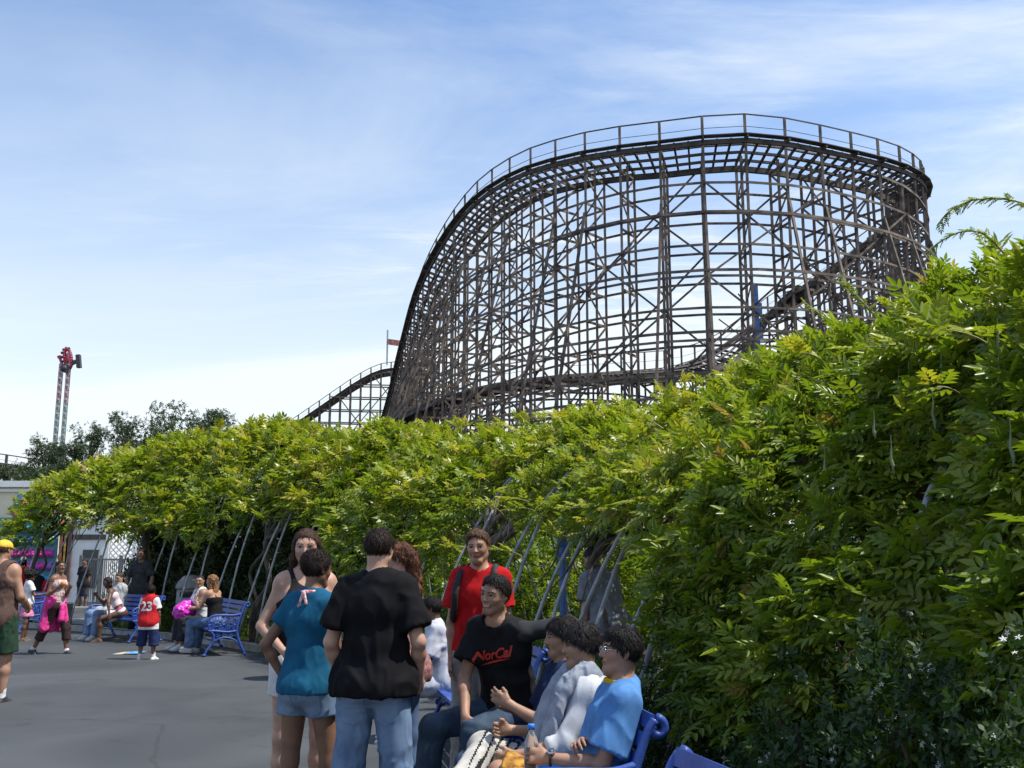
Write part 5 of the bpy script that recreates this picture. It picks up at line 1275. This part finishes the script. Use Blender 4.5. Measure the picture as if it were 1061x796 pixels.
# --- smiling boy in the black tee, sitting on the bench end, arm laid over his neighbour
s = Fig(.0, 6.2, 146, 1.74, hipz=.66, lean=(-.04, .36, 1), build=.92, skin='tan', res=NR, hres=HR, smile=True, head=(2, -4, 8), arms=dict(L=((-.85, -.50, .20), (-.62, -.42, -.42), (0, 0, -1), None, .25), R=((.12, .38, -1), (-.50, .62, -.85), (-.3, -.5, -.3), None, .25)), legs=dict(L=((.15, .95, -.16), (.02, .06, -1), 0), R=((.55, .85, -.18), (.10, .10, -1), 12)))
slvL = sleeve(s, 'L', 1.95, .006) + [Cone(s.shL + s.cr * .07, s.shL, .058, .05, .04)]
b = person(s, 'smiling dark haired boy in black t-shirt with red script, arm over his neighbour', [W_('t_shirt', cloth((.012, .012, .013), rough=.8), tee(s, -.05, .66, .018, .028, 1.05, arms='R'), folds=.009, fs=8), ('grey_sleeve', cloth((.032, .032, .037)), slvL, dict(folds=.006)), W_('dark_jeans', denim((.055, .085, .13), (.03, .05, .08)), pants(s, 1.95, .018, .012), folds=.008)] + shoes(s, M('sneaker', (.5, .5, .48), rough=.7)),
    hair_short(1.05, .09, .06, [(0, .12, .42, .22, .2, .10)]), hairc=(.012, .009, .008))
V_, F_ = text_mesh('NorCal', .45, .03)
n0 = len(V_); xs = np.linspace(-1.25, 1.45, 12); V_ += [(x, -.30 + .10 * x) for x in xs] + [(x, -.30 + .10 * x + .16 * math.sin(math.pi * min(1, (i + .2) / 11))) for i, x in enumerate(xs)]; F_ += [(n0 + i, n0 + i + 1, n0 + 12 + i + 1, n0 + 12 + i) for i in range(11)]
rr = nrm(-s.cr + s.lv * .18); uu = nrm(s.lv + s.cr * .18)
print_on(s, b, child(b, 't_shirt'), V_, F_, M('print_red', (.55, .035, .02)), 'chest_lettering', s.chs - s.lv * .01 - s.cr * .015, rr, uu, s.cf, .078, .009)

# --- the three on the bench
x, y, h = on_bench(0, -.30, .15)
s = Fig(x, y, h + 4, 1.62, hipz=.47, lean=(0, -.22, 1), build=.88, skin='olive', res=NR, hres=HR, head=(0, -3, 0), arms=dict(L=((-.2, .45, -.8), (.35, .8, .45), (.7, -.3, 0), None, .5), R=((.15, .35, -1), (-.35, .9, .42), (-.6, -.2, .5), None, .7)), legs=sit())
b = person(s, 'boy in navy t-shirt on the bench in profile with a raised hand', [W_('t_shirt', cloth((.018, .032, .085), col2=(.012, .02, .055)), tee(s, -.04, .72, .018, .026, 1.05), folds=.009, fs=8), W_('dark_jeans', denim((.05, .08, .14), (.03, .05, .09)), pants(s, 1.95, .018, .012), folds=.008)] + shoes(s, M('sneaker', (.5, .5, .48), rough=.7)),
    hair_short(.75, -.02, .065, [(0, -.1, .42, .25, .25, .12)]), hairc=(.012, .009, .009))
F0, V0 = [], []
for k in range(6):
    a = k * 1.047; n = len(V0); V0 += [(0, 0), (math.cos(a - .3) * .6, math.sin(a - .3) * .6), (math.cos(a), math.sin(a)), (math.cos(a + .3) * .6, math.sin(a + .3) * .6)]; F0.append((n, n + 1, n + 2, n + 3))
print_on(s, b, child(b, 't_shirt'), V0, F0, M('print_pink', (.5, .05, .10)), 'chest_emblem', s.chs - s.cr * .09 + s.lv * .01, -s.cr, s.lv, nrm(s.cf - s.cr * .7), .035)

x, y, h = on_bench(0, .18, .17)
s = Fig(x, y, h + 2, 1.62, hipz=.47, lean=(0, -.26, 1), build=.88, skin='olive', res=NR, hres=HR, head=(-6, -3, 0), arms=dict(L=((-.15, .5, -.9), (.15, 1, -.22), (.9, 0, 0), None, 1.0), R=((.2, .45, -.9), (-.25, .9, .12), (-.9, 0, 0), None, .8)), legs=dict(L=((-.22, 1, .10), (.0, .10, -1), 0), R=((.16, 1, .46), (-.75, .45, -.42), -40)))
def draped(s, body):
    """grey sweatshirt hanging over both shoulders"""
    for q, S in ((-1, s.shL), (1, s.shR)):
        a = S - s.cr * q * .05 - s.cf * .05 + s.lv * .03; b_ = s.chs + s.cr * q * .10 + s.cf * .115 + s.lv * .05; c_ = s.wst + s.cr * q * .11 + s.cf * .14; d_ = s.pel + s.cr * q * .12 + s.cf * .19 - s.lv * .0
        pts = catmull([a, S - s.cr * q * .05 + s.cf * .03 + s.lv * .062, b_, c_, d_], 4); P = [Cone(p, q2, .050, .052, .02, s.cf, .45) for p, q2 in zip(pts[:-1], pts[1:])]
        V, F = surf(P, .007); V = folds(V, F, .014, 13, 4, .3); emit(s, 'draped_sleeve', V, F, cloth((.27, .30, .36)), body, None)
    P = [Cone(s.shL - s.cf * .06 + s.lv * .02, s.shR - s.cf * .06 + s.lv * .02, .055, .055, .02)]; V, F = surf(P, .008); V = folds(V, F, .01, 13, 4, .3); emit(s, 'draped_collar', V, F, cloth((.45, .47, .50)), body, None)
def stripe_mi(V, F, s):
    c = V[F].mean(1); tv = nrm(s.kn['R'] - s.hp['R']); a = (c - s.hp['R']) @ tv; up_ = c[:, 2] - (s.hp['R'][2]); n = vnoise(np.c_[a * 34, c[:, 0] * 5, c[:, 2] * 3], 5)
    return ((np.sin(a * 150 + 2.2 * c[:, 0] * 10 + n * 1.6) > .55) & (a > .02) & (a < .44) & (c[:, 2] > s.hp['R'][2] - .01)).astype(np.int32)
person(s, 'boy with a grey sweatshirt draped on his shoulders and white trousers with black stripes', [W_('white_shirt', cloth((.55, .57, .60)), tee(s, -.04, 1.35, .016, .012, 1.05), folds=.010, fs=9), W_('striped_trousers', [cloth((.46, .44, .40)), cloth((.02, .02, .02))], pants(s, 1.95, .012, .014), folds=.010, mi=stripe_mi)] + shoes(s, M('sneaker', (.5, .5, .48), rough=.7)),
    hair_short(.6, -.06, .07, [(0, -.12, .40, .28, .28, .14)]), hairc=(.02, .017, .017), extras=draped)
SB = s

x, y, h = on_bench(0, .64, .14)
s = Fig(x, y, h - 3, 1.64, hipz=.48, lean=(0, -.34, 1), build=.92, skin='tan', res=.008, hres=.0038, head=(-4, 5, 0), arms=dict(L=((-.10, .42, -1), (.30, 1, .10), (.8, 0, -.3), None, .9), R=((.12, .30, -1), (-.88, .42, .32), (0, -.5, -.8), None, .5)), legs=dict(L=((-.28, 1, .26), (.0, .02, -1), 0), R=((.2, 1, .30), (.0, .0, -1), 8)))
def specs(s, body):
    e = s.hh; P = []
    for q in (-1, 1):
        pts = [s.hp_(q * .15 + .085 * math.cos(a), .435, .03 + .06 * math.sin(a)) for a in np.linspace(0, 6.283, 13)]; P += [Cone(a, b, .0016, .0016, 0) for a, b in zip(pts[:-1], pts[1:])]
        P.append(Cone(s.hp_(q * .235, .43, .05), s.hp_(q * .345, .0, .05), .0018, .0018, 0))
    P.append(Cone(s.hp_(-.065, .44, .04), s.hp_(.065, .44, .04), .0018, .0018, 0))
    m = MB()
    for p in P: m.tube([p.a, p.b], .0021, 6)
    V = np.array(m.v); o = mesh_np('glasses', s.w(V), m.f, M('wire_metal', (.55, .55, .56), rough=.25, metal=.9), None, True, None, body)
def collar(s, body):
    pts = [s.nek + s.lv * (.030 + .012 * -math.sin(a)) * s.k + s.cr * math.cos(a) * .073 + s.cf * (math.sin(a) * .066 + .012) for a in np.linspace(0, 6.283, 17)]
    V, F = surf([Cone(a, b, .013, .013, .004, s.lv, 1.0) for a, b in zip(pts[:-1], pts[1:])], .005); emit(s, 'yellow_collar', V, F, cloth((.55, .33, .02)), body, None)
def watch(s, body):
    w_ = s.wr['L']; d = nrm(w_ - s.el['L']); c = w_ - d * .012; m = MB(); a1 = nrm(np.cross(d, UP)); a2 = np.cross(a1, d)
    m.tube([c + (a1 * math.cos(t) + a2 * math.sin(t)) * .031 for t in np.linspace(0, 6.283, 17)], .006, 6); mesh_np('watch_strap', s.w(np.array(m.v)), m.f, M('strap2', (.015, .015, .015), rough=.5), None, True, None, body)
    nn = nrm(a2 * .8 - a1 * .35); m = MB(); m.tube([c + nn * .029, c + nn * .039], .019, 16); wd_ = mesh_np('watch_case', s.w(np.array(m.v)), m.f, M('watch_steel', (.6, .6, .6), rough=.25, metal=.9), None, True, None, body)
    m = MB(); m.tube([c + nn * .039, c + nn * .0405], .014, 16); mesh_np('watch_dial', s.w(np.array(m.v)), m.f, M('dial', (.05, .07, .1), rough=.2), None, True, None, wd_)
person(s, 'boy with glasses in light blue t-shirt with yellow collar and golden patterned shorts, looking up', [W_('t_shirt', cloth((.10, .25, .52), col2=(.07, .19, .42)), tee(s, -.06, .78, .015, .032, 1.10), folds=.010, fs=7, res=.007), W_('patterned_shorts', M('aloha', (.62, .33, .03), rough=.85, scale=24, col2=(.16, .05, .015), bump=.2), pants(s, .97, .026, .02, top=.03), folds=.008)] + shoes(s, M('sneaker', (.5, .5, .48), rough=.7)),
    hair_short(.72, -.03, .05, [(0, .02, .40, .27, .30, .11)]), hairc=(.010, .008, .008), extras=lambda s, b: (specs(s, b), collar(s, b), watch(s, b)))
# bottle held between them
hw = s.w(s.wr['L'] + nrm(s.wr['L'] - s.el['L']) * .075 * s.k + np.array((.045, 0, .0))) + np.array((s.X, s.Y, 0))
root = empty('drink_bottle', hw - (0, 0, .11)); M_pet = bpy.data.materials.new('clear_plastic'); tt = nt(M_pet); o_ = tt.nodes.new('ShaderNodeOutputMaterial'); g_ = tt.nodes.new('ShaderNodeBsdfPrincipled'); g_.inputs['Transmission Weight'].default_value = .85; g_.inputs['Roughness'].default_value = .12; g_.inputs['Base Color'].default_value = (.8, .86, .88, 1); g_.inputs['IOR'].default_value = 1.2; tt.links.new(g_.outputs[0], o_.inputs[0])
m = MB(); m.lathe((0, 0, 0), [(.028, 0), (.032, .01), (.032, .05), (.029, .06), (.032, .07), (.032, .15), (.026, .175), (.013, .20), (.013, .212)], 18); m.build('bottle', M_pet, root, True)
m = MB(); m.lathe((0, 0, .004), [(.026, 0), (.0285, .01), (.0285, .085)], 16); m.build('orange_drink', M('juice', (.7, .12, .02), rough=.3), root, True)
m = MB(); m.lathe((0, 0, .212), [(.016, 0), (.016, .02), (.013, .024)], 16); m.build('cap', M('cap_blue', (.03, .2, .7), rough=.4), root, True)
tag(root, 'clear bottle of orange drink with blue cap in the hand of the boy with glasses', 'bottle')

# --- person in white at the far end of the second bench
x, y, h = on_bench(2, -.62, .42)
s = Fig(x, y, h - 6, 1.60, hipz=.48, lean=(0, .2, 1), build=.95, skin='deep', res=.011, hres=.006, head=(10, -3, 0), arms=dict(L=((-.2, .3, -1), (.2, .9, .2), (.7, 0, 0), None, .5), R=((.2, .4, -1), (-.2, .6, .5), (-.7, 0, 0), None, .5)), legs=sit())
person(s, 'dark haired person in white t-shirt sitting on the bench behind the boy in red', [W_('t_shirt', cloth((.50, .52, .58)), tee(s, -.05, .8, .018, .02, 1.1), folds=.009), W_('blue_shorts', cloth((.45, .47, .55)), pants(s, 1.0, .018, .02), folds=.008)] + shoes(s, M('sneaker', (.5, .5, .48), rough=.7)), hair_short(.8, 0, .05), hairc=(.012, .009, .008))
# --- man bending inside the arbor
s = Fig(.95, 9.7, 40, 1.74, lean=(0, .35, 1), build=1.05, skin='olive', res=.012, hres=.007, head=(0, -25, 0))
person(s, 'man in pale grey t-shirt bending forward in the shade inside the arbor', [W_('t_shirt', cloth((.17, .18, .20)), tee(s, -.12, .7, .02, .02, 1.15), folds=.010), W_('dark_jeans', denim((.03, .05, .09), (.02, .03, .05)), pants(s, 1.95, .018, .015), folds=.008)] + shoes(s, M('sneakerd', (.05, .05, .05), rough=.7)), hair_short(.9, 0, .04), hairc=(.012, .009, .008))

# ================= far left group
LR = .013
WK = dict(L=((-.03, .42, -1), (.0, -.1, -1), 0, .15), R=((.03, -.22, -1), (.0, -.42, -1), 0, -.35))
s = Fig(-5.80, 11.5, -12, 1.80, build=1.28, skin='tan', res=.010, hres=.006, head=(4, 0, 0), hipz=.93, arms=dict(L=((-.25, .1, -1), (.1, .7, -.6), (.9, 0, 0), None, .5), R=((.28, .12, -1), (-.25, .85, -.45), (-.9, 0, 0), None, .5)), legs=dict(L=((-.05, -.20, -1), (-.02, -.25, -1), -5), R=((.05, .12, -1), (.0, -.04, -1), 5)))
def cap(s, body, m, brim=1):
    P = [Ell(s.hp_(0, -.03, .16), s.Hm, (.395 * s.hh, .475 * s.hh, .40 * s.hh), .02, cuts=[(s.hp_(0, 0, .12), -nrm(s.hu + s.hf * .1))])]
    P.append(Cone(s.hp_(0, .30 * brim, .14), s.hp_(0, .62 * brim, .10), .20 * s.hh, .16 * s.hh, .01, s.hu, .14)); V, F = surf(P, .008); emit(s, 'cap', V, F, m, body, None)
person(s, 'heavy man walking away in brown tank top, dark green shorts and yellow cap', [W_('tank_top', cloth((.10, .06, .05)), tank(s, -.16, .016, low=.09), folds=.008), W_('green_shorts', cloth((.022, .05, .03)), pants(s, .88, .02, .03), folds=.008)] + socks(s, cloth((.7, .7, .7)), .10) + shoes(s, M('sneakerk', (.03, .03, .035), rough=.6)), hair_short(.6, -.05, .02), hairc=(.12, .06, .03), extras=lambda s, b: cap(s, b, M('cap_yellow', (.70, .48, .03), rough=.7)))
s = Fig(-7.82, 17.5, -104, 1.62, build=.98, female=True, skin='brown', res=LR, hres=.007, hipz=.80, head=(18, 0, 0), arms=dict(L=((-.25, .1, -1), (.5, .7, .5), (.7, 0, 0), None, .8), R=((.3, -.1, -1), (-.1, .75, .5), (-.7, 0, 0), None, .8)), legs=dict(L=((-.03, .40, -1), (.0, .12, -1), 0, .1), R=((.03, -.34, -1), (.0, -.55, -1), 0, -.5)))
def waistwrap(s, body):
    P = [Cone(s.pel + s.cr * .1 - s.cf * .02 + s.lv * .06, s.pel - s.cr * .1 - s.cf * .02 + s.lv * .06, .125, .125, .03, s.cf, .85)]
    for q in (-1, 0, 1): P.append(Cone(s.pel + s.cr * q * .12 - s.cf * .06, s.pel + s.cr * q * .16 - s.cf * .08 - UP * .34, .09, .10, .03, s.cf, .6))
    P.append(Cone(s.pel + s.cf * .13 + s.cr * .03, s.pel + s.cf * .15 - UP * .22 + s.cr * .05, .04, .045, .02)); P.append(Cone(s.pel + s.cf * .13 - s.cr * .03, s.pel + s.cf * .14 - UP * .25 - s.cr * .08, .04, .045, .02))
    V, F = surf(P, .011); V = folds(V, F, .012, 11, 3, .4); emit(s, 'tied_jacket', V, F, cloth((.62, .05, .25)), body, None)
    c = s.wr['R'] + nrm(s.wr['R'] - s.el['R']) * .09; V, F = surf([Ell(c, np.eye(3), (.04,) * 3, 0)], .01); emit(s, 'orange_snack', V, F, M('snack', (.75, .28, .03)), body, None)
person(s, 'girl walking right in floral top with a pink jacket tied round her waist', [W_('floral_top', M('floral', (.62, .55, .52), rough=.85, scale=34, col2=(.25, .08, .10)), strapless(s, .09, .0), folds=.004), W_('brown_capris', cloth((.040, .025, .022)), pants(s, 1.5, .016, .02), folds=.006)] + socks(s, cloth((.6, .6, .6)), .03) + shoes(s, M('sneakerk', (.03, .03, .035), rough=.6)),
    hair_long(.5, .2, .95, .03, tail=((0, -.40, .1), .8, .10, .1, 0)), hairc=(.012, .009, .009), extras=waistwrap)
s = Fig(-9.7, 20.4, -50, 1.36, build=.92, female=True, child=True, skin='deep', res=LR, hres=.008, head=(10, 0, 0), arms=dict(L=((-.3, .1, -1), (-.1, .2, -1), (.7, 0, 0), None, .5), R=((.3, .3, -.8), (.1, .8, .1), (-.7, 0, 0), None, .5)), legs=dict(L=((-.08, .15, -1), (.0, -.05, -1), 0), R=((.08, -.1, -1), (.0, -.12, -1), 0)))
s.hair_amp = .02; s.hair_f = (30, 30, 30)
person(s, 'small girl in white t-shirt and pink ruffled skirt with big curly dark hair', [W_('t_shirt', cloth((.68, .68, .68)), tee(s, .0, .6, .012, .012, 1.05)), W_('pink_skirt', cloth((.70, .25, .38)), skirt(s, .30, .22), folds=.012)] + shoes(s, M('sandal', (.1, .06, .04), rough=.7)), hair_short(.55, -.12, .16), hairc=(.012, .009, .008))
x, y, h = on_bench(4, .25, .42)
s = Fig(x, y, h - 30, 1.62, hipz=.55, lean=(.05, .50, 1), build=.92, female=True, skin='deep', res=LR, hres=.007, head=(-25, -18, 0), arms=dict(L=((-.75, .1, -.8), (-.25, -.15, -1), (.7, 0, 0), None, .5), R=((.1, .5, -.9), (-.3, .5, .6), (-.7, 0, 0), None, .8)), legs=dict(L=((-.1, 1, -.25), (.05, -.05, -1), 0), R=((.1, 1, -.30), (-.15, .0, -1), 0)))
person(s, 'slim girl leaning forward on the far bench in white skirt and pink and white top', [W_('halter_top', cloth((.68, .55, .57)), strapless(s, .06, .16), folds=.003), W_('white_skirt', cloth((.68, .66, .66)), skirt(s, .26, .19), folds=.005), ('pink_belt', cloth((.65, .07, .25)), [Cone(s.pel + s.lv * .07 + s.cr * .07, s.pel + s.lv * .07 - s.cr * .07, .10, .10, .03, s.cf, .9, cuts=[(s.pel + s.lv * .09, s.lv), (s.pel + s.lv * .045, -s.lv)])], dict(folds=0))] + shoes(s, M('sandal', (.1, .06, .04), rough=.7)),
    hair_long(1.5, .2, .95, .03), hairc=(.012, .009, .009))
x, y, h = on_bench(4, -.35, .28)
s = Fig(x, y, h + 5, 1.72, hipz=.53, lean=(0, -.22, 1), build=1.1, skin='light', res=LR, hres=.008, head=(-20, -10, 0), arms=dict(L=((-.1, .4, -1), (.8, .5, .1), (.7, 0, 0), None, .5), R=((.1, .4, -1), (-.8, .5, .05), (-.7, 0, 0), None, .5)), legs=sit())
person(s, 'man in light grey sweatshirt with folded arms reclining on the far bench', [W_('sweatshirt', cloth((.36, .37, .38)), tee(s, -.08, 1.9, .022, .012, 1.1), folds=.012), W_('jeans', denim((.16, .24, .38), (.1, .16, .28)), pants(s, 1.95, .016, .015), folds=.008)] + shoes(s, M('sneaker', (.5, .5, .48), rough=.7)), hair_short(.9, 0, .03), hairc=(.06, .035, .02))
# toddler with the jersey
s = Fig(-5.88, 16.55, -6, 1.15, build=1.1, child=True, skin='brown', res=LR * .8, hres=.007, head=(5, -3, 0), arms=dict(L=((-.25, .1, -1), (0, .4, -1), (.7, 0, 0), None, .5), R=((.25, .1, -1), (0, .3, -1), (-.7, 0, 0), None, .5)), legs=dict(L=((-.16, .02, -1), (-.05, -.03, -1), -15), R=((.16, .02, -1), (.05, -.03, -1), 15)))
jr, jk = tank(s, -.13, .030, low=.07); b = person(s, 'small child from behind in red jersey number 23 over white t-shirt and navy shorts', [W_('white_t_shirt', cloth((.70, .70, .72)), tee(s, -.20, .7, .012, .022, 1.12, under=0)), ('red_jersey', cloth((.50, .02, .025)), jr, dict(jk, folds=.005)), W_('navy_shorts', cloth((.02, .03, .09)), pants(s, 1.35, .024, .03), folds=.008)] + socks(s, cloth((.7, .7, .7)), .07) + shoes(s, M('sneakerw', (.6, .6, .6), rough=.6), sole=M('sole_dark', (.04, .04, .04))),
    hair_short(.8, -.05, .06), hairc=(.012, .009, .008))
V_, F_ = text_mesh('23', 0, .03)
print_on(s, b, child(b, 'red_jersey'), V_, F_, M('print_white', (.7, .7, .7)), 'jersey_number', s.chs - s.lv * .085, s.cr, s.lv, -s.cf, .20)
# the two women on the bench
x, y, h = on_bench(3, -.30, .34)
s = Fig(x, y, h + 6, 1.66, hipz=.54, lean=(0, .20, 1), build=1.30, female=True, skin='olive', res=LR * .9, hres=.006, head=(-50, -4, 0), arms=dict(L=((-.15, .45, -1), (.55, .9, -.05), (.9, 0, 0), None, .6), R=((.2, .35, -1), (-.4, .9, -.1), (-.9, 0, 0), None, .6)), legs=sit())
person(s, 'woman in white tank top with dark tied back hair, looking back over the bench', [W_('white_tank_top', cloth((.72, .72, .72)), tank(s, -.06, .012, low=.10), folds=.007), W_('dark_trousers', cloth((.03, .03, .04)), pants(s, 1.8, .016, .02), folds=.007)] + shoes(s, M('sneaker', (.5, .5, .48), rough=.7)), hair_long(.5, .2, .95, .06, th=.02, tail=((0, -.42, 0), .5, .10, .1, 0)), hairc=(.012, .009, .009))
lap = s.w(s.pel + np.array((.02, .32, .14))) + np.array((s.X, s.Y, 0))
V, F = surf([Cone((-.14, 0, 0), (.14, 0, .02), .13, .13, .04), Cone((-.05, 0, .05), (.08, .02, .12), .12, .10, .04), Cone((0, .0, -.05), (.05, -.05, -.12), .12, .08, .04)], .012); V = folds(V, F, .02, 13, 5, 1)
o = mesh_np('magenta_bag', V, F, M('bag_plastic', (.55, .03, .42), rough=.35, var=.2, scale=12), None, True); o.location = lap; o.rotation_euler = (0, 0, 1.1); tag(o, 'crumpled magenta plastic bag on the lap of the woman in white', 'bag')
x, y, h = on_bench(3, .42, .30)
s = Fig(x, y, h - 46, 1.66, hipz=.54, lean=(0, .16, 1), build=1.02, female=True, skin='tan', res=LR * .9, hres=.007, head=(-10, -3, 0), arms=dict(L=((-.25, .5, -.8), (.5, .6, .6), (.9, 0, 0), None, .6), R=((.3, .3, -1), (-.3, .8, .25), (-.9, 0, 0), None, .6)), legs=dict(L=((-.1, 1, -.05), (.0, .02, -1), 0), R=((.15, 1, -.12), (.0, .18, -1), 8)))
s.hair_amp = .012; s.hair_f = (40, 40, 14)
person(s, 'woman seen from behind with long wavy light brown hair, black camisole and jeans', [W_('camisole', cloth((.012, .012, .014)), strapless(s, .03, .03), folds=.005), W_('jeans', denim((.13, .20, .33), (.07, .12, .22)), pants(s, 1.97, .014, .022), folds=.008), ('camisole_strap', cloth((.012, .012, .014)), [Cone(s.chs + s.cr * q * .08 - s.cf * .11 + s.lv * .03, s.nek + s.cr * q * .085 - s.cf * .01 + s.lv * .02, .008, .008, 0) for q in (-1, 1)], dict(folds=0, res=.007))] + shoes(s, M('sneaker', (.5, .5, .48), rough=.7)),
    hair_long(1.55, .27, .9, .03, th=.06), hairc=(.23, .115, .05))
# dark clothed man in the arbor, person by the prize wall, figure by the railing, child on the far bench
s = Fig(W(146, 590, 22)[0], 22.0, 178, 1.84, build=.92, skin='brown', res=.016, hres=.011, arms=dict(L=((-.45, .1, -1), (.1, .4, -1)), R=((.45, .1, -1), (-.1, .4, -1))))
person(s, 'man in charcoal t-shirt and black trousers standing in the shade of the far arbor', [W_('t_shirt', cloth((.035, .037, .04)), tee(s, -.12, .8, .02, .02, 1.12), folds=.008), W_('black_trousers', cloth((.012, .013, .02)), pants(s, 1.9, .02, .015), folds=.006)] + shoes(s, M('sneakerk', (.03, .03, .035), rough=.6)), hair_short(.9, 0, .03))
s = Fig(W(25, 570, 27)[0], 27, -8, 1.70, build=.98, skin='tan', res=.016, hres=.011)
person(s, 'person in red tank top and white cap standing before the plush toy wall', [W_('red_tank_top', cloth((.50, .015, .02)), tank(s, -.05, .012), folds=.005), W_('black_shorts', cloth((.015, .015, .018)), pants(s, .9, .02, .02), folds=.006)] + shoes(s, M('sneakerk', (.03, .03, .035), rough=.6)), hair_long(.5, .2), hairc=(.015, .01, .01), extras=lambda s, b: cap(s, b, M('cap_white', (.7, .7, .7), rough=.7), -1))

rt = empty('bag', (0, 0, 0)); V, F = surf([Cone((0, 0, .22), (0, 0, .55), .2, .17, .05, (0, 1, 0), .75)], .02); mesh_np('bag_body', V, F, cloth((.02, .02, .025)), None, True, None, rt); V, F = surf([Cone((.22, -.03, .16), (.24, -.03, .48), .15, .13, .05, (0, 1, 0), .7), Cone((.05, -.1, .12), (.24, -.1, .12), .1, .1, .05)], .02); mesh_np('bag_pocket', V, F, cloth((.55, .015, .02)), None, True, None, rt)
# the bag stands on a low bench-high wall beside the far path
b_ = MB(); b_.box((0, 0, .25), (1.6, .5, .5)); o = b_.build('low_wall', M_kerb); o.location = (W(42, 590, 26)[0], 26, 0); tag(o, 'low concrete seat wall behind the far left bench', 'wall'); rt.location = (W(41, 590, 26)[0], 26, .5); tag(rt, 'black and red backpack standing on the low seat wall at the far left', 'backpack')
s = Fig(W(90, 560, 33)[0], 33, 170, 1.66, build=1.0, skin='brown', res=.02, hres=.014)
person(s, 'distant figure in black t-shirt walking before the iron railing', [W_('t_shirt', cloth((.02, .02, .022)), tee(s, -.1, .7, .018, .02, 1.1)), W_('dark_shorts', cloth((.05, .05, .06)), pants(s, .95, .02, .02))] + shoes(s, M('sneaker', (.5, .5, .48), rough=.7)), hair_short(.9, 0, .03))
x, y, h = on_bench(5, .35, .28)
s = Fig(x, y, h, 1.45, hipz=.5, build=1.0, child=True, skin='tan', res=.016, hres=.010, legs=sit())
person(s, 'child with light brown hair sitting on the farthest left bench', [W_('t_shirt', cloth((.12, .25, .5)), tee(s, -.05, .7, .018, .02, 1.1)), W_('shorts', cloth((.1, .1, .12)), pants(s, .9, .02, .02))] + shoes(s, M('sneaker', (.5, .5, .48), rough=.7)), hair_short(.7, -.05, .06), hairc=(.16, .08, .04))
